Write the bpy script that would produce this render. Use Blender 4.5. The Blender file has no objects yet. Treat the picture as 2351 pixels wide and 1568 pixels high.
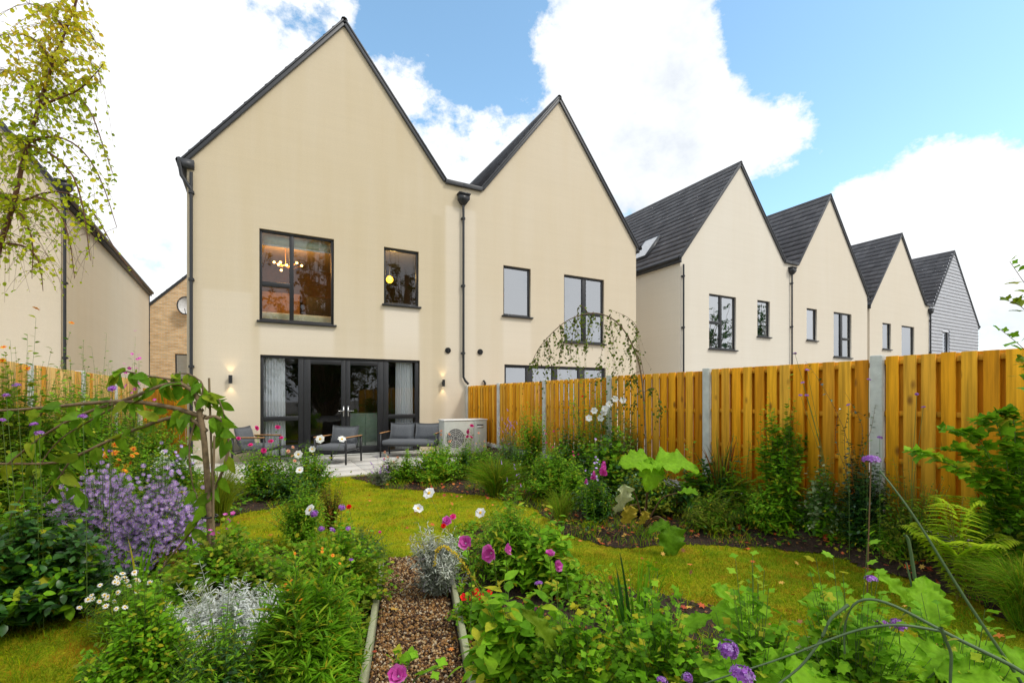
import bpy, math, random
import numpy as np
from mathutils import Vector, Matrix
from mathutils.geometry import tessellate_polygon
rng = np.random.default_rng(7); random.seed(7)
sc = bpy.context.scene; COL = sc.collection
R = math.radians
# ---------------------------------------------------------------- survey of the place (camera at x=0,y=0; X along the terrace, Y towards it)
TH = R(28.3); SN, CS = math.sin(TH), math.cos(TH); F = 1086.0; CX = 1175.5; HY = 909.8; CH = 1.4
def PT(px, py, d):
    u = (px-CX)/F*d
    return np.array([u*CS+d*SN, -u*SN+d*CS, CH-(py-HY)/F*d])
def G(px, py, z=0.0):
    return PT(px, py, F*(CH-z)/(py-HY))
def FX(px, Y):
    r = (px-CX)/F
    return Y*(SN+r*CS)/(CS-r*SN)
def FZ(px, py, Y):
    X = FX(px, Y); return CH+(HY-py)/F*(X*SN+Y*CS)
# ---------------------------------------------------------------- materials
def nmat(name):
    m = bpy.data.materials.new(name); m.use_nodes = True
    nt = m.node_tree; b = nt.nodes['Principled BSDF']
    return m, nt, b
def N(nt, t, **kw):
    n = nt.nodes.new(t)
    for k, v in kw.items():
        if k.startswith('i_'):
            k = k[2:]; k = int(k) if k.isdigit() else k.replace('_', ' ')
            n.inputs[k].default_value = v
        else: setattr(n, k, v)
    return n
def ramp(nt, src, stops, interp='LINEAR'):
    r = nt.nodes.new('ShaderNodeValToRGB'); r.color_ramp.interpolation = interp
    e = r.color_ramp.elements
    while len(e) < len(stops): e.new(0.5)
    for i, (p, c) in enumerate(stops):
        e[i].position = p; e[i].color = (c[0], c[1], c[2], 1) if not isinstance(c, (int, float)) else (c, c, c, 1)
    nt.links.new(src, r.inputs[0]); return r.outputs[0]
def noise(nt, scale, detail=4, rough=.55, coord=None, stretch=None):
    n = nt.nodes.new('ShaderNodeTexNoise'); n.inputs['Scale'].default_value = scale
    n.inputs['Detail'].default_value = detail; n.inputs['Roughness'].default_value = rough
    if coord is None:
        coord = nt.nodes.new('ShaderNodeNewGeometry').outputs['Position']
    if stretch:
        mp = nt.nodes.new('ShaderNodeMapping'); mp.inputs['Scale'].default_value = stretch
        nt.links.new(coord, mp.inputs['Vector']); coord = mp.outputs[0]
    nt.links.new(coord, n.inputs['Vector']); return n.outputs['Fac']
def math_(nt, op, a, b=None, c=None, clamp=False):
    n = nt.nodes.new('ShaderNodeMath'); n.operation = op; n.use_clamp = clamp
    for i, v in enumerate((a, b, c)):
        if v is None: continue
        if isinstance(v, (int, float)): n.inputs[i].default_value = v
        else: nt.links.new(v, n.inputs[i])
    return n.outputs[0]
def mixc(nt, fac, a, b, mode='MIX'):
    n = nt.nodes.new('ShaderNodeMix'); n.data_type = 'RGBA'; n.blend_type = mode
    for k, v in ((0, fac), (6, a), (7, b)):
        if isinstance(v, (int, float)): n.inputs[k].default_value = v
        elif isinstance(v, (tuple, list)): n.inputs[k].default_value = (v[0], v[1], v[2], 1)
        else: nt.links.new(v, n.inputs[k])
    return n.outputs[2]
def bump(nt, b, h, strength=.3, dist=.01):
    n = nt.nodes.new('ShaderNodeBump'); n.inputs['Strength'].default_value = strength; n.inputs['Distance'].default_value = dist
    nt.links.new(h, n.inputs['Height']); nt.links.new(n.outputs[0], b.inputs['Normal'])
M = {}
def plain(name, col, rough=.5, metal=0, var=.12, scale=12, bmp=0, spec=.5):
    m, nt, b = nmat(name)
    f = noise(nt, scale)
    lo = tuple(c*(1-var) for c in col); hi = tuple(min(1, c*(1+var)) for c in col)
    nt.links.new(ramp(nt, f, [(.3, lo), (.7, hi)]), b.inputs['Base Color'])
    b.inputs['Roughness'].default_value = rough; b.inputs['Metallic'].default_value = metal
    b.inputs['Specular IOR Level'].default_value = spec
    if bmp: bump(nt, b, noise(nt, scale*6), bmp)
    M[name] = m; return m
def leafm(name, cols, trans=.38, rough=.6, spec=.16, patch=None):
    """leaf colours vary from leaf to leaf; light passes through the blade"""
    m, nt, b = nmat(name)
    g = nt.nodes.new('ShaderNodeNewGeometry')
    n = len(cols)
    c = ramp(nt, g.outputs['Random Per Island'], [((i+.5)/n, cols[i]) for i in range(n)])
    f = noise(nt, 2.6, 2)
    c = mixc(nt, 1.0, c, ramp(nt, f, [(.3, .8), (.7, 1.2)]), 'MULTIPLY'); c = mixc(nt, 1.0, c, ramp(nt, noise(nt, 38, 4), [(.3, .78), (.7, 1.15)]), 'MULTIPLY')
    nt.links.new(c, b.inputs['Base Color'])
    b.inputs['Roughness'].default_value = rough; b.inputs['Specular IOR Level'].default_value = spec
    tr = nt.nodes.new('ShaderNodeBsdfTranslucent'); nt.links.new(c, tr.inputs['Color'])
    mx = nt.nodes.new('ShaderNodeMixShader'); mx.inputs[0].default_value = trans
    nt.links.new(b.outputs[0], mx.inputs[1]); nt.links.new(tr.outputs[0], mx.inputs[2])
    nt.links.new(mx.outputs[0], nt.nodes['Material Output'].inputs['Surface'])
    M[name] = m; return m
def emis(name, col, s):
    m, nt, b = nmat(name); b.inputs['Base Color'].default_value = (*col, 1)
    b.inputs['Emission Color'].default_value = (*col, 1); b.inputs['Emission Strength'].default_value = s; M[name] = m
def glass(name, refl, tint=(.75, .8, .78)):
    m, nt, b = nmat(name); nt.nodes.remove(b)
    lw = nt.nodes.new('ShaderNodeLayerWeight'); lw.inputs[0].default_value = .25
    f = math_(nt, 'ADD', math_(nt, 'MULTIPLY', lw.outputs['Fresnel'], .6), refl, clamp=True)
    t = nt.nodes.new('ShaderNodeBsdfTransparent'); t.inputs[0].default_value = (*tint, 1)
    g = nt.nodes.new('ShaderNodeBsdfGlossy'); g.inputs['Roughness'].default_value = .01; g.inputs[0].default_value = (.93, .96, 1, 1)
    bp = nt.nodes.new('ShaderNodeBump'); bp.inputs['Strength'].default_value = .06; bp.inputs['Distance'].default_value = .02
    nt.links.new(noise(nt, 1.3, 1), bp.inputs['Height']); nt.links.new(bp.outputs[0], g.inputs['Normal'])
    mx = nt.nodes.new('ShaderNodeMixShader'); nt.links.new(f, mx.inputs[0])
    nt.links.new(t.outputs[0], mx.inputs[1]); nt.links.new(g.outputs[0], mx.inputs[2])
    nt.links.new(mx.outputs[0], nt.nodes['Material Output'].inputs['Surface']); M[name] = m
def boxmask(nt, x0, x1, z0, z1, s=.06):
    p = nt.nodes.new('ShaderNodeNewGeometry').outputs['Position']
    sp = nt.nodes.new('ShaderNodeSeparateXYZ'); nt.links.new(p, sp.inputs[0])
    out = None
    for ax, lo, hi, sl, sh in (('X', x0, x1, s, s), ('Z', z0, z1, .8, .03)):
        for a, b_ in ((lo-sl, lo+sl), (hi+sh, hi-sh)):
            mr = nt.nodes.new('ShaderNodeMapRange'); mr.interpolation_type = 'SMOOTHSTEP'
            nt.links.new(sp.outputs[ax], mr.inputs[0]); mr.inputs[1].default_value = min(a, b_); mr.inputs[2].default_value = max(a, b_)
            if a > b_: mr.inputs[3].default_value = 1; mr.inputs[4].default_value = 0
            out = mr.outputs[0] if out is None else math_(nt, 'MULTIPLY', out, mr.outputs[0])
    return out
def render_wall(name, col, pale, masks, seed=0):
    """through-coloured render: weathered ochre film, cleaner patches kept dry under the sills, runs below valleys"""
    m, nt, b = nmat(name)
    st = noise(nt, 1.0, 5, .6, stretch=(3.2, 3.2, .22)); bl = noise(nt, .45, 3, stretch=(1, 1, .8))
    f = math_(nt, 'ADD', math_(nt, 'MULTIPLY', st, .6), math_(nt, 'MULTIPLY', bl, .5))
    p = nt.nodes.new('ShaderNodeNewGeometry').outputs['Position']
    sp = nt.nodes.new('ShaderNodeSeparateXYZ'); nt.links.new(p, sp.inputs[0])
    low = nt.nodes.new('ShaderNodeMapRange'); nt.links.new(sp.outputs['Z'], low.inputs[0])
    low.inputs[1].default_value = 1.5; low.inputs[2].default_value = 5.2; low.inputs[3].default_value = .32; low.inputs[4].default_value = 0
    k = math_(nt, 'ADD', math_(nt, 'MULTIPLY_ADD', f, .95, -.38), low.outputs[0], clamp=True)
    c = mixc(nt, k, col, pale)
    for mk in masks:
        c = mixc(nt, math_(nt, 'MULTIPLY', boxmask(nt, *mk[:4]), mk[4]), c, mk[5])
    fine = noise(nt, 42, 4, .7)
    c = mixc(nt, 1, c, ramp(nt, fine, [(.3, .945), (.7, 1.03)]), 'MULTIPLY')
    hs = noise(nt, 1.0, 4, .7, stretch=(.35, .35, 9))
    c = mixc(nt, 1, c, ramp(nt, hs, [(.35, .985), (.65, 1.01)]), 'MULTIPLY')
    nt.links.new(c, b.inputs['Base Color']); b.inputs['Roughness'].default_value = .9; b.inputs['Specular IOR Level'].default_value = .15
    bump(nt, b, noise(nt, 90, 3), .12, .004); M[name] = m
# ---------------------------------------------------------------- mesh building
class MB:
    def __init__(s): s.v = []; s.l = []; s.n = []; s.m = []; s.k = 0; s.mats = []
    def mi(s, mat):
        if mat not in s.mats: s.mats.append(mat)
        return s.mats.index(mat)
    def add(s, V, faces, mat):
        V = np.asarray(V, float).reshape(-1, 3); i = s.mi(mat)
        L = np.array([a for f in faces for a in f], int); S = np.array([len(f) for f in faces], int)
        s.v.append(V); s.l.append(L+s.k); s.n.append(S); s.m.append(np.full(len(S), i)); s.k += len(V)
    def inst(s, T, Mx, P, mat):
        """copies of template T=(verts, faces) with frames Mx (n,3,3 columns) at P"""
        V, faces = T; V = np.asarray(V, float); n = len(P)
        if n == 0: return
        W = np.einsum('nij,kj->nki', Mx, V)+P[:, None, :]
        L = np.array([a for f in faces for a in f], int); S = np.array([len(f) for f in faces], int)
        off = (np.arange(n)*len(V))[:, None]+s.k
        s.v.append(W.reshape(-1, 3)); s.l.append((L[None]+off).ravel()); s.n.append(np.tile(S, n))
        s.m.append(np.full(len(S)*n, s.mi(mat))); s.k += n*len(V)
    def box(s, a, b, mat, rz=0, c=None):
        x0, y0, z0 = a; x1, y1, z1 = b
        V = np.array([[x0,y0,z0],[x1,y0,z0],[x1,y1,z0],[x0,y1,z0],[x0,y0,z1],[x1,y0,z1],[x1,y1,z1],[x0,y1,z1]], float)
        s.add(V, [(0,3,2,1),(4,5,6,7),(0,1,5,4),(1,2,6,5),(2,3,7,6),(3,0,4,7)], mat)
    def prism(s, pts, y0, y1, mat):
        """outline in (x,z) pushed along y"""
        n = len(pts); V = [(x, y0, z) for x, z in pts]+[(x, y1, z) for x, z in pts]
        s.add(V, [tuple(range(n))[::-1], tuple(range(n, 2*n))]+[(i, (i+1) % n, n+(i+1) % n, n+i) for i in range(n)], mat)
    def tubes(s, P, rad, mat, k=4):
        """P (n,s,3) polylines, rad (n,s)"""
        P = np.asarray(P, float)
        if P.ndim == 2: P = P[None]
        n, m, _ = P.shape; rad = np.broadcast_to(np.asarray(rad, float), (n, m))
        t = np.gradient(P, axis=1); t /= np.linalg.norm(t, axis=2, keepdims=True)+1e-9
        ref = np.where(np.abs(t[..., 2:3]) > .9, np.array([1., 0, 0]), np.array([0, 0, 1.]))
        a = np.cross(t, ref); a /= np.linalg.norm(a, axis=2, keepdims=True)+1e-9; b = np.cross(t, a)
        ang = np.arange(k)*2*np.pi/k
        ring = P[:, :, None]+rad[:, :, None, None]*(a[:, :, None]*np.cos(ang)[:, None]+b[:, :, None]*np.sin(ang)[:, None])
        base = (np.arange(n)*m*k)[:, None, None]+(np.arange(m-1)*k)[None, :, None]+s.k
        i = np.arange(k)[None, None]; j = (np.arange(k)+1) % k; j = j[None, None]
        q = np.stack([base+i, base+j, base+j+k, base+i+k], -1).reshape(-1)
        s.v.append(ring.reshape(-1, 3)); s.l.append(q); nf = n*(m-1)*k
        s.n.append(np.full(nf, 4)); s.m.append(np.full(nf, s.mi(mat))); s.k += n*m*k
    def ribbons(s, P, W, mat, up=None):
        P = np.asarray(P, float)
        if P.ndim == 2: P = P[None]
        n, m, _ = P.shape
        t = np.gradient(P, axis=1); t /= np.linalg.norm(t, axis=2, keepdims=True)+1e-9
        if up is None:
            a = rng.normal(size=(n, 1, 3)); a[..., 2] *= .3
            side = np.cross(t, np.broadcast_to(a, P.shape))
        else: side = np.cross(t, np.broadcast_to(up, P.shape))
        side /= np.linalg.norm(side, axis=2, keepdims=True)+1e-9
        W = np.broadcast_to(W, (n, m))[..., None]/2
        V = np.stack([P-side*W, P+side*W], 2).reshape(-1, 3)
        b = (np.arange(n)*m*2)[:, None]+(np.arange(m-1)*2)[None]+s.k
        q = np.stack([b, b+1, b+3, b+2], -1).reshape(-1)
        s.v.append(V); s.l.append(q); nf = n*(m-1); s.n.append(np.full(nf, 4)); s.m.append(np.full(nf, s.mi(mat))); s.k += n*m*2
    def build(s, name, parent=None, loc=None, smooth=False):
        V = np.concatenate(s.v); L = np.concatenate(s.l).astype(np.int32); S = np.concatenate(s.n); mt = np.concatenate(s.m).astype(np.int32)
        if loc is not None: V = V-np.asarray(loc)
        me = bpy.data.meshes.new(name); me.vertices.add(len(V)); me.vertices.foreach_set('co', V.astype(np.float32).ravel())
        me.loops.add(len(L)); me.loops.foreach_set('vertex_index', L)
        me.polygons.add(len(S)); me.polygons.foreach_set('loop_start', np.concatenate([[0], np.cumsum(S)[:-1]]).astype(np.int32))
        me.polygons.foreach_set('material_index', mt)
        if smooth: me.polygons.foreach_set('use_smooth', np.ones(len(S), bool))
        for k in s.mats: me.materials.append(M[k])
        me.update(calc_edges=True); me.validate()
        o = bpy.data.objects.new(name, me); COL.objects.link(o)
        if loc is not None and parent is None: o.location = loc
        if parent is not None: o.parent = parent
        return o
def tag(o, label=None, cat=None, group=None, kind=None):
    for k, v in (('label', label), ('category', cat), ('group', group), ('kind', kind)):
        if v: o[k] = v
    return o
def root(name, label, cat, loc=(0, 0, 0), rz=0, group=None):
    o = bpy.data.objects.new(name, None); o.empty_display_size = .1; COL.objects.link(o)
    o.location = loc; o.rotation_euler = (0, 0, rz); return tag(o, label, cat, group)
def copy_tree(o, parent=None):
    c = o.copy(); COL.objects.link(c); c.parent = parent
    for ch in [x for x in bpy.data.objects if x.parent == o]: copy_tree(ch, c)
    return c
def bevel(o, w=.01, seg=2):
    m = o.modifiers.new('b', 'BEVEL'); m.width = w; m.segments = seg; m.limit_method = 'ANGLE'; return o
# ---------------------------------------------------------------- frames and leaf templates (length 1 along +y)
def unit(a): return a/(np.linalg.norm(a, axis=-1, keepdims=True)+1e-9)
def frames(D, size, roll=.5, w=1.0, up=(0, 0, 1)):
    n = len(D); D = unit(D); u = np.broadcast_to(np.asarray(up, float), D.shape)+rng.normal(size=D.shape)*roll*.5
    x = unit(np.cross(D, u)); z = np.cross(x, D)
    size = np.broadcast_to(size, (n,))[:, None]; 
    return np.stack([x*size*w, D*size, z*size], -1)
def leaf_t(width=.5, rows=4, fold=.18, droop=.25, peak=.4):
    V = []; Fc = []
    ys = np.linspace(0, 1, rows+1)
    for i, y in enumerate(ys):
        if i == 0 or i == rows: V.append((0, y, -droop*y*y)); continue
        p = y/peak*math.pi/2 if y < peak else math.pi/2+(y-peak)/(1-peak)*math.pi/2
        w = width/2*math.sin(p)**.85
        V += [(-w, y, -droop*y*y+fold*w), (0, y, -droop*y*y), (w, y, -droop*y*y+fold*w)]
    Fc += [(0, 2, 1), (0, 3, 2)]
    for i in range(rows-2):
        a = 1+3*i; Fc += [(a, a+1, a+4, a+3), (a+1, a+2, a+5, a+4)]
    a = 1+3*(rows-2); t = len(V)-1; Fc += [(a, a+1, t), (a+1, a+2, t)]
    return V, Fc
def lobed_t(lobes=5, depth=.35, cup=.1, span=300):
    """palmate leaf: stalk at the origin, lobes fanned forward"""
    V = [(0, .42, .0)]; n = lobes*4; 
    for i in range(n+1):
        a = R(-span/2+span*i/n); k = (i % 4)/4
        r = .5*(1-depth*(.5+.5*math.cos(2*math.pi*k)))*(1-.25*abs(a)/math.pi)
        V.append((r*math.sin(a), .42+r*math.cos(a), cup*r*(1 if i % 2 else .5)-.25*r*r))
    V.append((0, 0, 0)); F_ = [(0, i+1, i) for i in range(1, n+1)]+[(0, 1, n+2), (0, n+2, n+1)]
    return V, F_
def bigleaf_t(W=.8, wave=.06, nx=14, ny=44, curl=.25, fold=.25, scal=7, seed=1):
    r_ = np.random.default_rng(seed); V = []; Fc = []
    for j in range(ny+1):
        y = j/ny; p = .38
        q = y/p*math.pi/2 if y < p else math.pi/2+(y-p)/(1-p)*math.pi/2
        w = W/2*max(.02, math.sin(q))**.6*(1+.1*math.sin(y*scal*6.28)) if 0 < j < ny else .01
        for i in range(nx+1):
            s_ = i/nx*2-1
            V.append((s_*w, y+.10*abs(s_)*w*-1, fold*abs(s_)*w-curl*y*y+wave*math.sin(y*scal*3.1+s_*2)*s_*s_+.02*math.sin((y-abs(s_)*.35)*50)*(.3+abs(s_))-.03*math.exp(-(s_*6)**2)))
    for j in range(ny):
        for i in range(nx):
            a = j*(nx+1)+i; Fc.append((a, a+1, a+nx+2, a+nx+1))
    return V, Fc
LT = dict(ov=leaf_t(.55), nar=leaf_t(.26, 4, .2, .35), lin=leaf_t(.13, 3, .2, .3), rnd=leaf_t(.85, 4, .12, .2, .5), tiny=leaf_t(.5, 3, .15, .15),
          lob=lobed_t(), lob3=lobed_t(3, .4, .1, 260), cherry=leaf_t(.5, 6, .25, .5, .38), fold=leaf_t(.5, 5, .45, .6, .4),
          big=bigleaf_t(), big2=bigleaf_t(.95, .10, 14, 44, .5, .15, 5, 2), pale=bigleaf_t(.7, .16, 14, 44, .9, .5, 6, 3), feath=leaf_t(.07, 3, 0, .2))
# ---------------------------------------------------------------- camera, sky, sun
cam = bpy.data.cameras.new('camera'); co = bpy.data.objects.new('camera', cam); COL.objects.link(co); sc.camera = co
co.location = (0, 0, CH); co.rotation_euler = (R(90), 0, -TH)
cam.sensor_width = 36; cam.lens = 36*F/2351; cam.shift_y = (HY-784)/2351; cam.clip_end = 2000; cam.clip_start = .05
sc.view_settings.view_transform = 'Standard'; sc.view_settings.look = 'None'; sc.view_settings.exposure = 0.41; sc.view_settings.gamma = 1
SUN_EL, SUN_AZ = R(50), R(143)      # from behind the viewer, a little to the right
w = bpy.data.worlds.new('World'); sc.world = w; w.use_nodes = True; nt = w.node_tree; bg = nt.nodes['Background']
sky = nt.nodes.new('ShaderNodeTexSky'); sky.sky_type = 'NISHITA'; sky.sun_disc = False; sky.sun_elevation = SUN_EL; sky.sun_rotation = SUN_AZ
sky.dust_density = .5; sky.ozone_density = 2.0
tc = nt.nodes.new('ShaderNodeTexCoord'); dirv = tc.outputs['Generated']
def skydir(px, py):
    r = (px-CX)/F; v = np.array([r*CS+SN, -r*SN+CS, (HY-py)/F]); return v/np.linalg.norm(v)
def blob(px, py, rad, amp):
    d = skydir(px, py); e = skydir(px+rad, py)
    k = 1/max(1e-4, 1-float(np.dot(d, e)))
    vm = nt.nodes.new('ShaderNodeVectorMath'); vm.operation = 'DOT_PRODUCT'; nt.links.new(dirv, vm.inputs[0]); vm.inputs[1].default_value = d
    x = math_(nt, 'MULTIPLY', math_(nt, 'SUBTRACT', 1.0, vm.outputs['Value']), -k)
    return math_(nt, 'MULTIPLY', math_(nt, 'EXPONENT', x), amp)
acc = None
for b_ in [(700, 20, 75, -.5), (930, 40, 130, -1.0), (1110, 60, 150, -1.25), (1190, 170, 90, -.9), (1050, 170, 60, -.45), (1260, 250, 45, -.3),
           (2050, 90, 330, -1.6), (1750, 60, 140, -1.0), (2330, 230, 170, -.95), (1980, 330, 110, -.75), (1850, 420, 75, -.8), (1700, 470, 60, -.5),
           (1420, 60, 120, .85), (1480, 180, 150, .8), (1380, 240, 120, .6), (1780, 280, 120, .8), (1580, 330, 160, .7), (1860, 230, 55, .3), (960, 130, 60, .5), (800, 10, 35, .45),
           (2200, 480, 210, .9), (2010, 470, 100, .45), (2300, 380, 70, .35), (900, 330, 260, .5), (300, 200, 500, .6), (2290, 620, 200, .4), (2345, 440, 60, -.5), (1650, 170, 110, .55), (1900, 330, 120, .45), (1560, 60, 70, .5), (2120, 400, 140, .5), (1240, 120, 60, .3), (1990, 500, 160, .4)]:
    o_ = blob(*b_); acc = o_ if acc is None else math_(nt, 'ADD', acc, o_)
bk = nt.nodes.new('ShaderNodeVectorMath'); bk.operation = 'DOT_PRODUCT'; nt.links.new(dirv, bk.inputs[0]); bk.inputs[1].default_value = (.25, -.95, .2)
acc = math_(nt, 'ADD', acc, math_(nt, 'MULTIPLY', math_(nt, 'MAXIMUM', bk.outputs['Value'], 0.0), .9))
n1 = noise(nt, 3.6, 9, .56, coord=dirv, stretch=(1, 1, 1.5)); n2 = noise(nt, 9, 9, .62, coord=dirv, stretch=(1, 1, 1.3))
f = math_(nt, 'ADD', acc, math_(nt, 'MULTIPLY_ADD', n1, 2.6, -1.3)); f = math_(nt, 'ADD', f, math_(nt, 'MULTIPLY_ADD', n2, 1.7, -.85)); f = math_(nt, 'ADD', f, math_(nt, 'MULTIPLY_ADD', noise(nt, 24, 8, .65, coord=dirv, stretch=(1, 1, 1.4)), 1.3, -.65))
cover = ramp(nt, math_(nt, 'ADD', f, .55), [(.26, 0), (.44, .5), (.56, .85), (.80, 1)])
shade = ramp(nt, math_(nt, 'ADD', math_(nt, 'MULTIPLY', n2, .5), math_(nt, 'MULTIPLY', noise(nt, 2.3, 6, .5, coord=dirv), .6)), [(.38, (.64, .68, .73)), (.49, (.79, .82, .85)), (.58, (.88, .89, .90))])
skyc = mixc(nt, 1, sky.outputs[0], (1.55, 1.72, 1.52), 'MULTIPLY')
sky_s = nt.nodes.new('ShaderNodeVectorMath'); sky_s.operation = 'SCALE'; sky_s.inputs['Scale'].default_value = 1; nt.links.new(skyc, sky_s.inputs[0])
SKS = .15
cl = nt.nodes.new('ShaderNodeVectorMath'); cl.operation = 'SCALE'; cl.inputs['Scale'].default_value = 1.0/SKS; nt.links.new(shade, cl.inputs[0])
nt.links.new(mixc(nt, cover, sky_s.outputs[0], cl.outputs[0]), bg.inputs['Color']); bg.inputs['Strength'].default_value = SKS
sl = bpy.data.lights.new('sun', 'SUN'); sl.energy = 1.4; sl.angle = R(11); sl.color = (1, .95, .86)
so = bpy.data.objects.new('sun', sl); COL.objects.link(so)
sd = Vector((math.sin(SUN_AZ)*math.cos(SUN_EL), math.cos(SUN_AZ)*math.cos(SUN_EL), math.sin(SUN_EL)))
so.rotation_euler = sd.to_track_quat('Z', 'Y').to_euler(); so.location = (0, 0, 30)
# ---------------------------------------------------------------- building materials
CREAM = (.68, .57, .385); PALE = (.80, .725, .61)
plain('trim', (.05, .053, .06), .45, var=.15); plain('frame', (.020, .021, .024), .4); plain('pipe', (.03, .032, .036), .4)
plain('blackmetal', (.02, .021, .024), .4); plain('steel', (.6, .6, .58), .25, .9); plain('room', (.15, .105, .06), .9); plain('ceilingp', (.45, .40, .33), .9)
plain('grille', (.16, .155, .16), .7); plain('dark', (.03, .028, .025), .7); plain('whitepaint', (.8, .8, .78), .5, var=.03); plain('greypanel', (.55, .57, .52), .5, var=.05)
plain('cushion', (.135, .145, .16), .95, scale=40, bmp=.3); plain('wood_arm', (.48, .25, .10), .5, scale=30); plain('rope', (.11, .115, .12), .9)
plain('bedding', (.62, .62, .44), .95); plain('sage', (.30, .40, .33), .6); plain('wardrobe', (.34, .21, .08), .6); plain('blindm', (.55, .62, .50), .9)
plain('concrete', (.56, .57, .53), .9, var=.15, scale=9, bmp=.35); plain('dish', (.7, .7, .7), .5); plain('brass', (.7, .4, .1), .3, .8)
emis('bulb', (1, .55, .15), 9); emis('globe', (1, .55, .03), 2.6); emis('lamplens', (1, .75, .4), 5)
m, nt, b = nmat('sheer'); b.inputs['Base Color'].default_value = (.93, .93, .98, 1); b.inputs['Roughness'].default_value = .9
tr = nt.nodes.new('ShaderNodeBsdfTranslucent'); tr.inputs[0].default_value = (.9, .9, .96, 1); mx = nt.nodes.new('ShaderNodeMixShader'); mx.inputs[0].default_value = .15
nt.links.new(b.outputs[0], mx.inputs[1]); nt.links.new(tr.outputs[0], mx.inputs[2]); nt.links.new(mx.outputs[0], nt.nodes['Material Output'].inputs['Surface']); M['sheer'] = m
glass('glass', .07, (.88, .92, .9)); glass('glass_sky', .42, (.5, .55, .6)); glass('glass_far', .5, (.6, .65, .62))
# roof tiles: each tile its own shade
m, nt, b = nmat('tile'); g = nt.nodes.new('ShaderNodeNewGeometry')
c = ramp(nt, g.outputs['Random Per Island'], [(0, (.105, .10, .106)), (1, (.155, .148, .154))])
c = mixc(nt, 1, c, ramp(nt, noise(nt, 2.5, 4), [(.3, .8), (.7, 1.2)]), 'MULTIPLY')
nt.links.new(c, b.inputs['Base Color']); b.inputs['Roughness'].default_value = .62; bump(nt, b, noise(nt, 70), .2); M['tile'] = m
# brick, weatherboard
m, nt, b = nmat('brick'); tcb = nt.nodes.new('ShaderNodeNewGeometry'); mp = nt.nodes.new('ShaderNodeMapping'); mp.inputs['Rotation'].default_value = (R(90), 0, 0)
nt.links.new(tcb.outputs['Position'], mp.inputs[0]); br = nt.nodes.new('ShaderNodeTexBrick'); nt.links.new(mp.outputs[0], br.inputs[0])
br.inputs['Scale'].default_value = 1; br.inputs['Brick Width'].default_value = .225; br.inputs['Row Height'].default_value = .075; br.inputs['Mortar Size'].default_value = .01
br.inputs['Color1'].default_value = (.60, .36, .16, 1); br.inputs['Color2'].default_value = (.72, .50, .27, 1); br.inputs['Mortar'].default_value = (.6, .52, .4, 1)
c = mixc(nt, 1, br.outputs[0], ramp(nt, noise(nt, 1, 3, stretch=(2.5, 2.5, 9)), [(.35, .85), (.65, 1.2)]), 'MULTIPLY')
nt.links.new(c, b.inputs['Base Color']); b.inputs['Roughness'].default_value = .9; M['brick'] = m
plain('weatherboard', (.80, .82, .88), .6, var=.05, scale=3)
# wood of the fence: golden stained softwood with grain and knots, every board its own tone
m, nt, b = nmat('fencewood'); g = nt.nodes.new('ShaderNodeNewGeometry')
off = nt.nodes.new('ShaderNodeVectorMath'); off.operation = 'MULTIPLY_ADD'; cmb = nt.nodes.new('ShaderNodeCombineXYZ')
for i in range(3): nt.links.new(g.outputs['Random Per Island'], cmb.inputs[i])
nt.links.new(cmb.outputs[0], off.inputs[0]); off.inputs[1].default_value = (37, 53, 91); nt.links.new(g.outputs['Position'], off.inputs[2])
grain = noise(nt, 1, 6, .6, coord=off.outputs[0], stretch=(26, 26, 1.3)); big = noise(nt, 1, 3, .5, coord=off.outputs[0], stretch=(5, 5, .9))
base = ramp(nt, g.outputs['Random Per Island'], [(0, (.52, .20, .006)), (.3, (.70, .29, .008)), (.6, (.86, .41, .014)), (.8, (.76, .40, .04)), (1, (.60, .25, .010))])
c = mixc(nt, 1, base, ramp(nt, grain, [(.32, .62), (.6, 1.14)]), 'MULTIPLY'); c = mixc(nt, 1, c, ramp(nt, big, [(.3, .82), (.7, 1.14)]), 'MULTIPLY')
vo = nt.nodes.new('ShaderNodeTexVoronoi'); mp = nt.nodes.new('ShaderNodeMapping'); mp.inputs['Scale'].default_value = (5, 5, 2.4); nt.links.new(off.outputs[0], mp.inputs[0]); nt.links.new(mp.outputs[0], vo.inputs['Vector']); vo.inputs['Scale'].default_value = 1.1
c = mixc(nt, ramp(nt, vo.outputs['Distance'], [(.06, .85), (.15, 0)]), c, (.20, .075, .012))
nt.links.new(c, b.inputs['Base Color']); b.inputs['Roughness'].default_value = .6; b.inputs['Specular IOR Level'].default_value = .12; bump(nt, b, grain, .25, .006); M['fencewood'] = m
m2 = m.copy(); m2.name = 'palewood'; M['palewood'] = m2
for n in m2.node_tree.nodes:
    if n.type == 'VALTORGB' and abs(n.color_ramp.elements[0].color[0]-.52) < .01:
        for e, c_ in zip(n.color_ramp.elements, [(.50, .32, .10), (.62, .40, .13), (.70, .47, .18), (.58, .34, .09)]): e.color = (*c_, 1)
m, nt, b = nmat('gravelboard_timber'); c = mixc(nt, noise(nt, 14, 4), (.24, .27, .15), (.42, .41, .25)); c = mixc(nt, ramp(nt, noise(nt, 60), [(.55, 0), (.7, .6)]), c, (.55, .52, .34))
nt.links.new(c, b.inputs['Base Color']); b.inputs['Roughness'].default_value = .85; bump(nt, b, noise(nt, 1, 4, stretch=(60, 6, 60)), .4); M['gravelboard_timber'] = m
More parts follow.
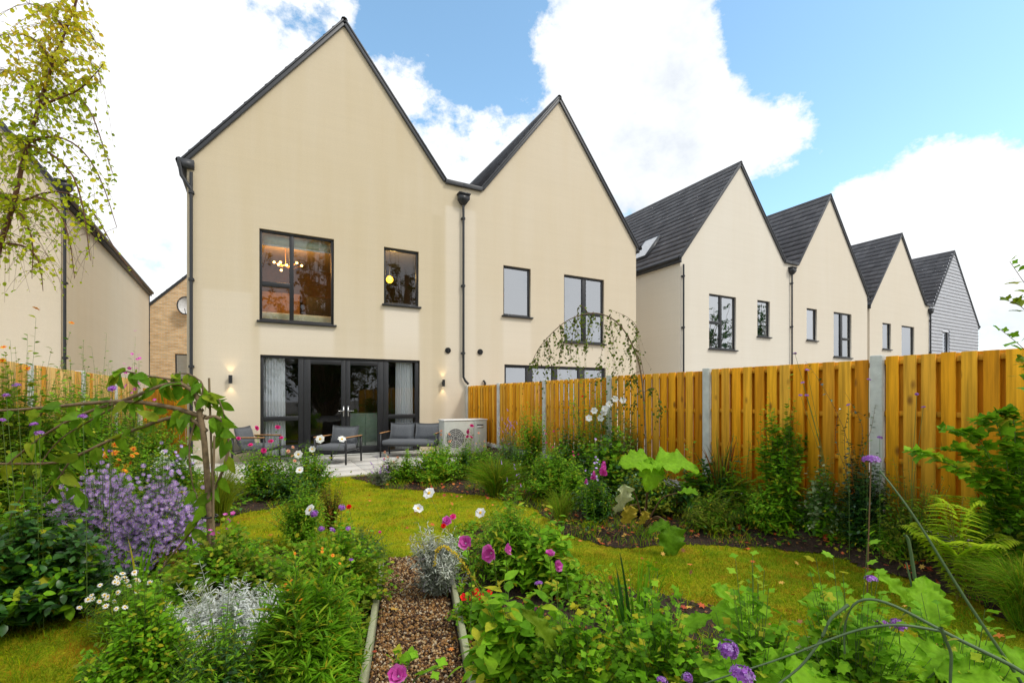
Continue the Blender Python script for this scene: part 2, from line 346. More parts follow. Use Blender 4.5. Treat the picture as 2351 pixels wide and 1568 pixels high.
# ---------------------------------------------------------------- houses
def slope_tiles(mb, xe, ze, xr, zr, y0, y1, nrm_out):
    """tile courses stepped up one slope of a roof whose ridge runs along y"""
    L = math.hypot(xr-xe, zr-ze); n = max(6, int(round(L/.31))); tx, tz = (xr-xe)/L, (zr-ze)/L
    nx, nz = (-tz, tx) if tx > 0 else (tz, -tx)
    m = int(round((y1-y0)/.33)); P = []
    T = []; th = .05
    for i in range(n):
        s0, s1 = L*i/n-.03, L*(i+1)/n+.02
        for j in range(m):
            a = y0+(y1-y0)*j/m; bb = y0+(y1-y0)*(j+1)/m-.006
            h = .012+rng.uniform(0, .006)
            T.append([(xe+tx*s0+nx*(h+th), a, ze+tz*s0+nz*(h+th)), (xe+tx*s0+nx*(h+th), bb, ze+tz*s0+nz*(h+th)),
                      (xe+tx*s1+nx*h, bb, ze+tz*s1+nz*h), (xe+tx*s1+nx*h, a, ze+tz*s1+nz*h),
                      (xe+tx*s0+nx*.0, a, ze+tz*s0), (xe+tx*s0+nx*.0, bb, ze+tz*s0)])
    for t in T: mb.add(t, [(0, 1, 2, 3), (4, 5, 1, 0)], 'tile')
def rail(mb, x0, z0, x1, z1, y0, y1, below, above, mat):
    """board following a slope, seen end-on from the front"""
    L = math.hypot(x1-x0, z1-z0); nx, nz = -(z1-z0)/L, (x1-x0)/L
    if nz < 0: nx, nz = -nx, -nz
    mb.prism([(x0-nx*below, z0-nz*below), (x1-nx*below, z1-nz*below), (x1+nx*above, z1+nz*above), (x0+nx*above, z0+nz*above)], y0, y1, mat)
def downpipe(par, x, y, z0, z1, hop=True, jog=0, side=-1):
    mb = MB(); yy = y+side*.07
    pts = [(x, yy, z1), (x, yy, z0+.18)]+([(x+jog*.4, yy, z0+.08), (x+jog, yy, z0)] if jog else [(x, yy, z0)])
    mb.tubes([np.array(pts)], .031, 'pipe', 10)
    z = z1-.4
    while z > z0+.3: mb.tubes([np.array([(x, yy, z-.025), (x, yy, z+.025)])], .05, 'pipe', 10); mb.box((x-.05, min(y, yy), z-.02), (x+.05, max(y, yy), z+.02), 'pipe'); z -= 1.75
    o = mb.build('downpipe', par)
    if hop:
        mb = MB(); V = [(x-.14, yy-.1, z1+.2), (x+.14, yy-.1, z1+.2), (x+.14, yy+.1, z1+.2), (x-.14, yy+.1, z1+.2), (x-.14, yy-.1, z1+.08), (x+.14, yy-.1, z1+.08), (x+.14, yy+.1, z1+.08), (x-.14, yy+.1, z1+.08),
                        (x-.05, yy-.05, z1-.05), (x+.05, yy-.05, z1-.05), (x+.05, yy+.05, z1-.05), (x-.05, yy+.05, z1-.05)]
        mb.add(V, [(0, 1, 2, 3), (0, 4, 5, 1), (1, 5, 6, 2), (2, 6, 7, 3), (3, 7, 4, 0), (4, 8, 9, 5), (5, 9, 10, 6), (6, 10, 11, 7), (7, 11, 8, 4), (8, 11, 10, 9)], 'pipe')
        mb.box((x-.16, yy-.12, z1+.2), (x+.16, yy+.12, z1+.235), 'pipe'); mb.build('rainwater_hopper', o)
    return o
def window(par, name, x0, x1, z0, z1, y, mull=(), bars=(), gl='glass', sill=True, fw=.055, label=None):
    """mull: x of uprights; bars: (xa, xb, z) cross bars"""
    mb = MB(); ya, yb = y+.055, y+.115
    mb.box((x0, ya, z0), (x0+fw, yb, z1), 'frame'); mb.box((x1-fw, ya, z0), (x1, yb, z1), 'frame')
    mb.box((x0+fw, ya, z0), (x1-fw, yb, z0+fw), 'frame'); mb.box((x0+fw, ya, z1-fw), (x1-fw, yb, z1), 'frame')
    for a, b_ in mull: mb.box((a, ya-.004, z0+fw), (b_, yb, z1-fw), 'frame')
    for a, b_, z, h in bars: mb.box((a, ya-.009, z), (b_, yb-.003, z+h), 'frame')
    o = mb.build(name, par); bevel(o, .008, 2)
    if label: o['label'] = label
    mb = MB(); mb.add([(x0+fw, y+.088, z0+fw), (x1-fw, y+.088, z0+fw), (x1-fw, y+.088, z1-fw), (x0+fw, y+.088, z1-fw)], [(0, 1, 2, 3)], gl); mb.build('pane', o)
    if sill: mb = MB(); mb.box((x0-.05, y-.07, z0-.045), (x1+.05, y+.053, z0-.002), 'frame'); bevel(mb.build('sill', o), .006)
    return o
def wall_front(mb, out, holes, y, mat, rev=.12, revmat=None):
    loops = [[Vector((a, c, 0)) for a, c in out]]+[[Vector(p+(0,)) for p in ((h[0], h[2]), (h[1], h[2]), (h[1], h[3]), (h[0], h[3]))] for h in holes]
    pts = [p for l in loops for p in l]
    tris = tessellate_polygon(loops)
    mb.add([(p.x, y, p.y) for p in pts], [tuple(t) for t in tris], mat)
    for x0, x1, z0, z1 in holes:
        mb.add([(x0, y, z0), (x1, y, z0), (x1, y, z1), (x0, y, z1), (x0, y+rev, z0), (x1, y+rev, z0), (x1, y+rev, z1), (x0, y+rev, z1)],
               [(0, 1, 5, 4), (1, 2, 6, 5), (2, 3, 7, 6), (3, 0, 4, 7)], mat)
def house(name, label, y, xl, zl, xr, zr, xe, ze, depth, mat, holes, lv=None, rv=None, group='gabled houses of the terrace', mxf=None):
    """gable facing -y. (xl,zl) left eave, (xr,zr) ridge, (xe,ze) right eave; lv/rv: x of the wall edge where a flat valley box joins a neighbour"""
    rt = root(name, label, 'house', ((xl+xe)/2 if mxf is None else 0, y if mxf is None else 0, 0), 0, group)
    ox, oy = (rt.location.x, rt.location.y)
    xa = lv if lv is not None else xl; xb = rv if rv is not None else xe
    out = [(xa, 0), (xb, 0)]+([(xb, ze), (xe, ze)] if rv is not None else [(xe, ze)])+[(xr, zr)]+([(xl, zl), (xa, zl)] if lv is not None else [(xl, zl)])
    mk = lambda mb, nm, par=rt: mb.build(nm, par)
    mb = MB(); wall_front(mb, out, holes, y, mat)
    yb = y+depth
    mb.add([(xa, y, 0), (xa, yb, 0), (xa, yb, zl), (xa, y, zl)], [(0, 1, 2, 3)], mat); mb.add([(xb, y, 0), (xb, yb, 0), (xb, yb, ze), (xb, y, ze)], [(3, 2, 1, 0)], mat)
    mb.add([(a, yb, c) for a, c in out], [tuple(range(len(out)))[::-1]], mat)
    wl = mk(mb, 'wall')
    mb = MB(); slope_tiles(mb, xl-(.1 if lv is None else 0), zl-(.128 if lv is None else 0), xr, zr, y-.05, yb, 0); slope_tiles(mb, xe+(.1 if rv is None else 0), ze-(.128 if rv is None else 0), xr, zr, y-.05, yb, 0)
    mb.tubes([np.array([(xr, y-.06, zr+.02), (xr, yb, zr+.02)])], .075, 'tile', 8)
    rf = mk(mb, 'roof')
    mb = MB()
    for x0, z0, s in ((xl, zl, lv), (xe, ze, rv)):
        sx = -1 if x0 < xr else 1; ex = 0 if s is not None else .1
        a, c = x0+sx*ex, z0-ex*1.28
        rail(mb, a, c, xr, zr, y-.06, y-.002, .06, .01, 'trim'); rail(mb, a, c, xr, zr, y-.075, y-.04, -.012, .05, 'trim')
        if s is not None:
            mb.box((min(x0, s), y-.085, z0-.075), (max(x0, s), y-.002, z0+.03), 'trim')
            mb.box((min(x0, s), y-.05, z0-.02), (max(x0, s), yb, z0+.01), 'trim')
    bevel(mk(mb, 'verge_trim', rf), .008)
    if lv is None or rv is None:
        mb = MB()
        for x0, z0, s, sx in ((xl, zl, lv, -1), (xe, ze, rv, 1)):
            if s is None:
                mb.tubes([np.array([(x0+sx*.12, y-.08, z0-.1), (x0+sx*.12, yb, z0-.1)])], .065, 'pipe', 8)
                mb.box((min(x0, x0+sx*.1), y-.06, z0-.24), (max(x0, x0+sx*.1), yb, z0-.10), 'trim')
        mk(mb, 'gutter', rf)
    return rt
def shift_children(rt):
    l = rt.location.copy()
    def go(o, first):
        if o.type == 'MESH' and not o.data.get('sh'):
            o.data.transform(Matrix.Translation((-l.x, -l.y, -l.z))); o.data['sh'] = 1
        elif o.type != 'MESH': o.location = o.location-l
        for c_ in [x for x in bpy.data.objects if x.parent == o]: go(c_, False)
    for c_ in [x for x in bpy.data.objects if x.parent == rt]: go(c_, True)
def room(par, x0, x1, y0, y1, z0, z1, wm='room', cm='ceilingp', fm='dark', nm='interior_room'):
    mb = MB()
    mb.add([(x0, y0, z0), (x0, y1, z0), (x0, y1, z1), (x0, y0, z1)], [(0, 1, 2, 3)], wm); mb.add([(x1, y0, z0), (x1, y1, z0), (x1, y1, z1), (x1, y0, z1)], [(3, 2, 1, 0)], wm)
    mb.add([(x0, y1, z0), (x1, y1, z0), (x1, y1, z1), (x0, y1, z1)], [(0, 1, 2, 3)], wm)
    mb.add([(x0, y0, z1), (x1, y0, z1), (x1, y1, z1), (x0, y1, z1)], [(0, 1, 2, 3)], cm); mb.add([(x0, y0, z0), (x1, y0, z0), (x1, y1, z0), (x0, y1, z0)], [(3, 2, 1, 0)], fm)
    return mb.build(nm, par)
Y0 = 11.5
def W(pl, pr, pt, pb, Y): return (FX(pl, Y), FX(pr, Y), FZ(pl, pb, Y), FZ(pl, pt, Y))
# house with the terrace furniture
h1w = W(595.5, 767, 524, 735, Y0); h1s = W(881.5, 961.5, 566.5, 697.5, Y0); h1d = (FX(597.5, Y0), FX(964, Y0), .06, FZ(597.5, 814, Y0))
light = (.84, .755, .63); grey = (.50, .47, .38); stain = (.60, .50, .32)
XP = 4.72
masks1 = [(h1w[0], h1w[1], h1d[3]+.02, h1w[2]-.05, .75, light), (h1s[0], h1s[1], h1d[3]+.02, h1s[2]-.05, .95, light), (4.25, 4.9, .2, 6.3, .55, light), (3.9, 4.15, .2, 6.0, .35, stain), (-1.0, -.1, 1.0, 3.6, .35, light)]
render_wall('render_cream', CREAM, PALE, masks1)
h2s = W(1155.6, 1218.6, 608.5, 723.5, Y0); h2b = W(1295, 1387, 629.5, 784, Y0); h2d = (FX(1158, Y0), FX(1390.8, Y0), .06, FZ(1158, 836.4, Y0))
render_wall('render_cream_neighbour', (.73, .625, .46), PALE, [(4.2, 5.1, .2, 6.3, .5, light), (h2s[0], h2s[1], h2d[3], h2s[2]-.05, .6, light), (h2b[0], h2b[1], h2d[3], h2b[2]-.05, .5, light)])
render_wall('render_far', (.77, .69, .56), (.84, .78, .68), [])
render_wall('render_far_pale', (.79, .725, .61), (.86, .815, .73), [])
# yellowish deposit where the wall bands down under the windows
H1 = house('gabled_house', 'cream rendered gabled house with french doors behind the patio, dark downpipe at its left corner', Y0, -1.25, 6.2, 1.77, 10.06, 4.24, 6.92, 9, 'render_cream', [h1w, h1s, h1d], rv=XP)
downpipe(H1, -1.17, Y0, 0, 5.9, hop=False)
mb = MB(); mb.box((-1.40, Y0-.1, 5.98), (-1.12, Y0-.003, 6.14), 'trim'); mb.tubes([np.array([(-1.37, Y0-.09, 6.08), (-1.33, Y0-.08, 5.8), (-1.17, Y0-.07, 5.55)])], .036, 'pipe', 8); mb.build('gutter_outlet', H1)
downpipe(H1, XP, Y0, 1.72, 6.42, jog=.14)
xm = FX(668, Y0); xm2 = FX(673.5, Y0); zb = FZ(595.5, 650, Y0)
window(H1, 'window', *h1w, Y0, [(FX(665, Y0), FX(675, Y0))], [(h1w[0]+.05, FX(666, Y0), FZ(595.5, 655, Y0), .11)], label='large two-light window with a lit chandelier behind it')
window(H1, 'window', *h1s, Y0, label='small window with a round yellow lamp behind it')
# french doors with side lights
x0, x1, z0, z1 = h1d; fx = lambda p: FX(p, Y0+.08)
dz0, dz1 = z0+.04, z1-.06
mb = MB(); ya, yb = Y0+.05, Y0+.12
mb.box((x0, ya, z0), (x1, yb, dz0), 'frame'); mb.box((x0, ya, dz1), (x1, yb, z1), 'frame')
for a, b_ in ((x0, fx(605.5)), (fx(684.6), fx(697)), (fx(879), fx(891.2)), (fx(952.5), x1)): mb.box((a, ya-.003, dz0), (b_, yb+.002, dz1), 'frame')
for a, b_ in ((fx(605.5), fx(684.6)), (fx(891.2), fx(952.5))): mb.box((a, ya-.005, .86), (b_, yb+.004, .96), 'frame')
dr = mb.build('door_frame', H1); bevel(dr, .006)
for a, b_ in ((fx(605.5), fx(684.6)), (fx(891.2), fx(952.5))):
    mb = MB(); mb.add([(a, Y0+.09, dz0), (b_, Y0+.09, dz0), (b_, Y0+.09, dz1), (a, Y0+.09, dz1)], [(0, 1, 2, 3)], 'glass'); mb.build('side_pane', dr)
for a, b_, ga, gb, s in ((fx(697)+.004, fx(793.5)-.004, fx(712.7), fx(783), 1), (fx(793.5)+.004, fx(879)-.004, fx(803.5), fx(866), -1)):
    mb = MB(); ya2, yb2 = Y0+.04, Y0+.10
    mb.box((a, ya2, dz0+.005), (ga, yb2, dz1-.005), 'frame'); mb.box((gb, ya2, dz0+.005), (b_, yb2, dz1-.005), 'frame')
    mb.box((ga, ya2+.002, dz0+.005), (gb, yb2, dz0+.13), 'frame'); mb.box((ga, ya2+.002, dz1-.11), (gb, yb2, dz1-.005), 'frame')
    d_ = mb.build('french_door', H1); bevel(d_, .006)
    mb = MB(); mb.add([(ga, Y0+.07, dz0+.12), (gb, Y0+.07, dz0+.12), (gb, Y0+.07, dz1-.1), (ga, Y0+.07, dz1-.1)], [(0, 1, 2, 3)], 'glass'); mb.build('pane', d_)
    hx = (gb+b_)/2 if s == 1 else (a+ga)/2
    mb = MB(); mb.box((hx-.015, Y0+.025, .93), (hx+.015, Y0+.041, 1.17), 'steel'); mb.tubes([np.array([(hx, Y0+.03, 1.06), (hx, Y0-.015, 1.06), (hx-s*.12, Y0-.015, 1.06)])], .009, 'steel', 6); mb.build('handle', d_)
mb = MB(); mb.box((x0-.02, Y0-.05, .035), (x1+.02, Y0+.049, .06), 'concrete'); mb.build('threshold', H1)
for px, py in ((1028, 804.6), (1102, 808)):
    x, z = FX(px, Y0), FZ(px, py, Y0)
    H = H1 if px < 1060 else None
    mb = MB(); a = np.arange(16)*2*np.pi/16
    for r_, yy in ((.075, Y0-.03),): mb.tubes([np.array([(x, Y0-.002, z), (x, yy, z)])], r_, 'pipe', 16); 
    for k in range(5):
        zz = z-.048+.024*k; ww = math.sqrt(max(.0, .066**2-(zz-z)**2)); mb.box((x-ww, Y0-.04, zz-.005), (x+ww, Y0-.024, zz+.005), 'pipe')
    V = [(x+.073*math.cos(t), Y0-.018, z+.073*math.sin(t)) for t in a]; mb.add(V, [tuple(range(16))], 'dark')
    if H: mb.build('air_vent', H)
    else: vent2 = mb
for px, py in ((529.5, 871), (1016, 879.5)):
    x, z = FX(px, Y0), FZ(px, py, Y0)
    mb = MB(); mb.tubes([np.array([(x, Y0-.085, z-.085), (x, Y0-.085, z+.085)])], .036, 'blackmetal', 16); mb.box((x-.02, Y0-.06, z-.04), (x+.02, Y0-.001, z+.04), 'blackmetal')
    o = mb.build('wall_light', H1)
    for s in (-1, 1):
        mb = MB(); V = [(x+.028*math.cos(t), Y0-.085+.028*math.sin(t), z+s*.078) for t in np.arange(12)*math.pi/6]; mb.add(V, [tuple(range(12))], 'lamplens'); mb.build('lens', o)
        l = bpy.data.lights.new('lamp_beam', 'SPOT'); l.energy = 1.6; l.spot_size = R(75); l.spot_blend = .8; l.color = (1, .72, .38); l.shadow_soft_size = .02
        lo = bpy.data.objects.new('lamp_beam', l); COL.objects.link(lo); lo.location = (x, Y0-.085, z+s*.095); lo.rotation_euler = (R(180-14) if s > 0 else R(14), 0, 0); lo.parent = H1
# rooms
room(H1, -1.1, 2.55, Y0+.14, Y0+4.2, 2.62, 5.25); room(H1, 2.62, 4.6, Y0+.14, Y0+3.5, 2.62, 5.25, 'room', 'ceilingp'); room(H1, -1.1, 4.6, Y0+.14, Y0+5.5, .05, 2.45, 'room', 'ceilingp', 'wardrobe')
shift_children(H1)
cx_, cy_, cz_ = .62, Y0+1.55, 4.55
ch = root('chandelier', 'lit branching chandelier hanging in the upstairs room of the house with the patio', 'chandelier', (cx_, cy_, 5.25))
mb = MB(); mb.tubes([np.array([(0, 0, 0), (0, 0, -.6)])], .008, 'brass', 6); mb.box((-.07, -.07, -.02), (.07, .07, -.001), 'brass')
bs = []
for k in range(9):
    a = k*2.4; r_ = .12+.035*k; p = (r_*math.cos(a), r_*math.sin(a)*.8, -.6+.09*math.sin(k*1.7)); bs.append(p); mb.tubes([np.array([(0, 0, -.58), (p[0]*.5, p[1]*.5, -.64), p])], .006, 'brass', 5)
mb.build('arms', ch)
for p in bs:
    bm_ = MB(); u_ = np.linspace(0, np.pi, 6); prof = np.stack([np.zeros(6), np.zeros(6), -np.cos(u_)*.028], 1)+np.array(p); bm_.tubes([prof], np.array([.003, .018, .027, .027, .018, .003])[None], 'bulb', 8); bm_.build('bulb', ch)
l = bpy.data.lights.new('chandelier_light', 'POINT'); l.energy = 75; l.color = (1, .44, .10); l.shadow_soft_size = .2
lo = bpy.data.objects.new('chandelier_light', l); COL.objects.link(lo); lo.location = (0, 0, -.45); lo.parent = ch
gl_ = root('globe_lamp', 'round yellow glowing lamp behind the small upstairs window', 'lamp', (3.02, Y0+.8, 4.42))
mb = MB(); u_ = np.linspace(0, np.pi, 10); mb.tubes([np.stack([np.zeros(10), np.zeros(10), -np.cos(u_)*.09], 1)], np.maximum(np.sin(u_)*.09, .003)[None], 'globe', 14); mb.build('lamp_shade', gl_, smooth=True)
mb = MB(); mb.tubes([np.array([(0, 0, .09), (0, 0, .82)])], .006, 'blackmetal', 5); mb.build('cord', gl_)
l = bpy.data.lights.new('globe_light', 'POINT'); l.energy = 22; l.color = (1, .6, .2); l.shadow_soft_size = .1
lo = bpy.data.objects.new('globe_light', l); COL.objects.link(lo); lo.parent = gl_; lo.location = (0, -.2, .15)
o = root('bed', 'bed with pale green cover just inside the large upstairs window', 'bed', (.8, Y0+1.0, 2.62)); mb = MB(); mb.box((-.8, -.7, .3), (.9, 1.0, .66), 'bedding'); bevel(mb.build('mattress', o), .08, 4); mb = MB(); mb.box((-.85, -.75, 0), (.95, 1.05, .3), 'room'); mb.build('bed_base', o)
mb = MB(); mb.box((-.55, -.03, -.38), (.55, .03, .38), 'dark'); o = bevel(mb.build('television', None), .01); o.location = (1.72, Y0+2.6, 3.75); tag(o, 'black television on the wall of the lit upstairs room', 'television')
o = root('wardrobe', 'brown wardrobe at the back of the lit upstairs room', 'wardrobe', (.6, Y0+3.9, 2.62)); mb = MB(); mb.box((-.5, -.3, 0), (.5, .25, 1.75), 'wardrobe'); bevel(mb.build('carcass', o), .01)
for s in (-1, 1): mb = MB(); mb.box((min(0, s*.49)+.005, -.325, .03), (max(0, s*.49)-.005, -.302, 1.72), 'wardrobe'); bevel(mb.build('door', o), .004)
o = root('roller_blind', 'pale green roller blind half lowered inside the large upstairs window', 'blind', ((h1w[0]+h1w[1])/2, Y0+.2, h1w[3]))
mb = MB(); hw = (h1w[1]-h1w[0])/2; mb.box((-hw, 0, -.27), (hw, .006, 0), 'blindm'); mb.build('fabric', o); mb = MB(); mb.box((-hw, -.006, -.295), (hw, .012, -.265), 'whitepaint'); mb.build('bottom_bar', o)
def curtain(xa, xb, label):
    t = np.linspace(0, 1, 90); x = xa+(xb-xa)*t; y = .03*np.sin(t*2*np.pi*7)+.012*np.sin(t*41)
    zs = np.linspace(.08, 2.28, 8); V = []; F_ = []
    xm_ = (xa+xb)/2
    for k, z in enumerate(zs):
        s = 1+.06*(1-k/7); V += [(((xx-xm_)*s), yy*(1.1-.3*k/7), z) for xx, yy in zip(x, y)]
    for k in range(7):
        for i in range(89): a = k*90+i; F_.append((a, a+1, a+91, a+90))
    mb = MB(); mb.add(V, F_, 'sheer'); o = mb.build('curtain', None, smooth=True); o.location = (xm_, Y0+.19, 0)
    tag(o, label, 'curtain')
curtain(fx(606), fx(655), 'white sheer curtain behind the left side light of the french doors'); curtain(fx(911), fx(950), 'white sheer curtain behind the right side light of the french doors')
o = root('sideboard', 'tall sage green cupboard seen through the right french door', 'cupboard', (FX(838, Y0+.9), Y0+1.1, .05)); mb = MB(); mb.box((-.42, -.25, 0), (.42, .25, .92), 'sage'); bevel(mb.build('carcass', o), .01)
for s in (-1, 1): mb = MB(); mb.box((min(0, s*.41)+.005, -.27, .04), (max(0, s*.41)-.005, -.252, .88), 'sage'); bevel(mb.build('door', o), .004)
# second house
H2 = house('gabled_house', 'cream gabled house joined to the right of the patio house, behind the golden fence', Y0, 5.27, 6.92, 7.74, 10.06, 10.72, 6.25, 9, 'render_cream_neighbour', [h2s, h2b, h2d], lv=XP)
window(H2, 'window', *h2s, Y0, gl='glass_sky'); window(H2, 'window', *h2b, Y0, [(FX(1339, Y0), FX(1348, Y0))], [(FX(1347, Y0), h2b[1]-.05, FZ(1295, 718, Y0), .1)], gl='glass_sky')
mu = [(FX(a, Y0), FX(b_, Y0)) for a, b_ in ((1210, 1225), (1270, 1282), (1330, 1345))]
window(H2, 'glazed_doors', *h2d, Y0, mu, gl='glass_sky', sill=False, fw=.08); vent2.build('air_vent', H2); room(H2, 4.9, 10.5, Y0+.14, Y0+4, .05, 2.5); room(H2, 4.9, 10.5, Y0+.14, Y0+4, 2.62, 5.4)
mb = MB(); mb.tubes([np.array([(5.35, Y0-.05, 1.0), (5.35, Y0-.05, 1.76), (5.3, Y0-.05, 1.82)])], .03, 'pipe', 8); mb.build('waste_pipe', H2)
shift_children(H2)
# third and fourth
h3a = W(1628, 1690, 673.7, 799.8, Y0); h3b = W(1738.8, 1767.7, 688.4, 771.8, Y0)
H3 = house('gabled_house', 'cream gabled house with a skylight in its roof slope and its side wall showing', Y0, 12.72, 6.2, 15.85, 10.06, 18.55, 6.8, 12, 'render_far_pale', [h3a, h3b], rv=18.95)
window(H3, 'window', *h3a, Y0, [(FX(1655, Y0), FX(1660, Y0))], [(h3a[0]+.05, FX(1656, Y0), FZ(1628, 742, Y0), .1)], gl='glass_far'); window(H3, 'window', *h3b, Y0, gl='glass_far')
downpipe(H3, 12.8, Y0, 0, 5.9, hop=False); downpipe(H3, 18.97, Y0, 0, 6.35)
# skylight in the slope facing left
L_ = math.hypot(3.13, 3.86); tx, tz = 3.13/L_, 3.86/L_
mb = MB(); V = []
for y_ in (Y0+1.9, Y0+2.7):
    for s_ in (.55, 1.75):
        for h_ in (.03, .13): V.append((12.72+tx*s_-tz*h_, y_, 6.2+tz*s_+tx*h_))
mb.add(V, [(0, 2, 3, 1), (4, 5, 7, 6), (0, 1, 5, 4), (2, 6, 7, 3), (1, 3, 7, 5)], 'trim'); skl = mb.build('skylight', H3)
mb = MB(); V = [(12.72+tx*s_-tz*.14, y_, 6.2+tz*s_+tx*.14) for y_, s_ in ((Y0+1.97, .62), (Y0+2.63, .62), (Y0+2.63, 1.68), (Y0+1.97, 1.68))]; mb.add(V, [(0, 1, 2, 3)], 'dish'); mb.build('pane', skl)
room(H3, 12.9, 18.8, Y0+.14, Y0+4, 2.62, 5.4); shift_children(H3)
h4a = W(1852, 1875.7, 707, 780.5, Y0); h4b = W(1914, 1954.8, 715.7, 819, Y0)
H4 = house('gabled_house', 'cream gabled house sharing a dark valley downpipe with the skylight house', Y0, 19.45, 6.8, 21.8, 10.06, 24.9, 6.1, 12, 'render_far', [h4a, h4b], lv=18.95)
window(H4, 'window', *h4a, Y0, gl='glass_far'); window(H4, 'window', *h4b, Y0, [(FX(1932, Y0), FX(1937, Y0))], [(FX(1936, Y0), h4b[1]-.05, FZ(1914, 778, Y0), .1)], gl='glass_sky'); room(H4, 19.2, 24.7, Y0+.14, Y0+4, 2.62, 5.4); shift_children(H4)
Y5 = 12.0; h5a = W(2026, 2045.6, 740.7, 801, Y5); h5b = W(2070, 2099, 747, 822, Y5)
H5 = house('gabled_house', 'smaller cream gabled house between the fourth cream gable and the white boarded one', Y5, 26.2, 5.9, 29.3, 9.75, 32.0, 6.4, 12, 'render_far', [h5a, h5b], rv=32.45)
window(H5, 'window', *h5a, Y5, gl='glass_sky'); window(H5, 'window', *h5b, Y5, gl='glass_sky'); downpipe(H5, 32.45, Y5, 0, 5.95); room(H5, 26.4, 32.2, Y5+.14, Y5+4, 2.62, 5.4); shift_children(H5)
h6a = W(2163, 2178, 761, 835, Y5)
H6 = house('gabled_house', 'white weatherboarded gabled house at the far right end of the row', Y5, 32.9, 6.4, 35.5, 9.75, 38.9, 5.75, 12, 'weatherboard', [h6a], lv=32.45)
mb = MB(); z = .1
while z < 9.6:
    lo_ = 32.5 if z < 6.3 else 35.5-(9.75-z)/1.33*1.0; hi_ = 38.88 if z < 5.7 else 35.5+(9.75-z)/1.18
    lo_ = 32.5 if z < 6.3 else 32.9+(z-6.4)*.776
    segs = [(lo_, hi_)] if z > h6a[3] or z+.15 < h6a[2] else [(lo_, h6a[0]-.02), (h6a[1]+.02, hi_)]
    for a, b_ in segs:
        if b_-a > .1: mb.add([(a, Y5-.05, z), (b_, Y5-.05, z), (b_, Y5-.01, z+.2), (a, Y5-.01, z+.2), (a, Y5-.002, z), (b_, Y5-.002, z)], [(0, 1, 2, 3), (4, 5, 1, 0)], 'weatherboard')
    z += .19
mb.build('cladding', H6); window(H6, 'window', *h6a, Y5, gl='glass_far', sill=False); room(H6, 33, 38.6, Y5+.14, Y5+4, .1, 5.4); shift_children(H6)
# house on the left, set back; turned a little
a0 = np.array([-4.05, 14.76]); a1 = np.array([-4.33, 26.8])
H0 = house('gabled_house', 'cream gabled house at the far left, behind the birch, seen by its long side wall', 0, -5.9, 6.2, -2.95, 10.0, 0, 6.2, 12.0, 'render_cream_neighbour', [], mxf=1)
downpipe(H0, .08, .02, 0, 6.2, hop=True); downpipe(H0, .0, 11.9, 0, 6.0, hop=False, side=1)
H0.location = (a0[0], a0[1], 0); H0.rotation_euler = (0, 0, math.atan2(-(a1-a0)[0], (a1-a0)[1]))
HB = house('brick_house', 'buff brick gabled house seen in the gap left of the patio house', 28, -4.55, 5.75, -.85, 9.6, 2.8, 5.75, 8, 'brick', [W(402, 450, 812, 872, 28)], group=None)
window(HB, 'window', *W(402, 450, 812, 872, 28), 28, gl='glass_far'); shift_children(HB)
p = (FX(428, 27.9), 27.7, FZ(428, 703, 27.7)); sd_ = root('satellite_dish', 'white satellite dish with a dark rim on the buff brick gable', 'satellite dish', p)
mb = MB(); n_ = 24
V = [(0, .0, 0)]+[(.33*math.cos(t)*k_, -.12*k_*k_, .42*math.sin(t)*k_) for k_ in (.5, 1) for t in np.arange(n_)*2*np.pi/n_]
mb.add(V, [(0, 1+i, 1+(i+1) % n_) for i in range(n_)]+[(1+i, 1+n_+i, 1+n_+(i+1) % n_, 1+(i+1) % n_) for i in range(n_)], 'dish'); mb.build('reflector', sd_, smooth=True)
mb = MB(); t = np.arange(n_+1)*2*np.pi/n_; mb.tubes([np.stack([.33*np.cos(t), -.12+t*0, .42*np.sin(t)], 1)], .03, 'blackmetal', 5); mb.build('rim', sd_)
mb = MB(); mb.tubes([np.array([(0, 0, 0), (0, .3, -.05)]), ], .03, 'blackmetal', 5); mb.tubes([np.array([(0, -.1, -.38), (0, -.45, -.2)])], .015, 'blackmetal', 5); mb.build('arm', sd_)
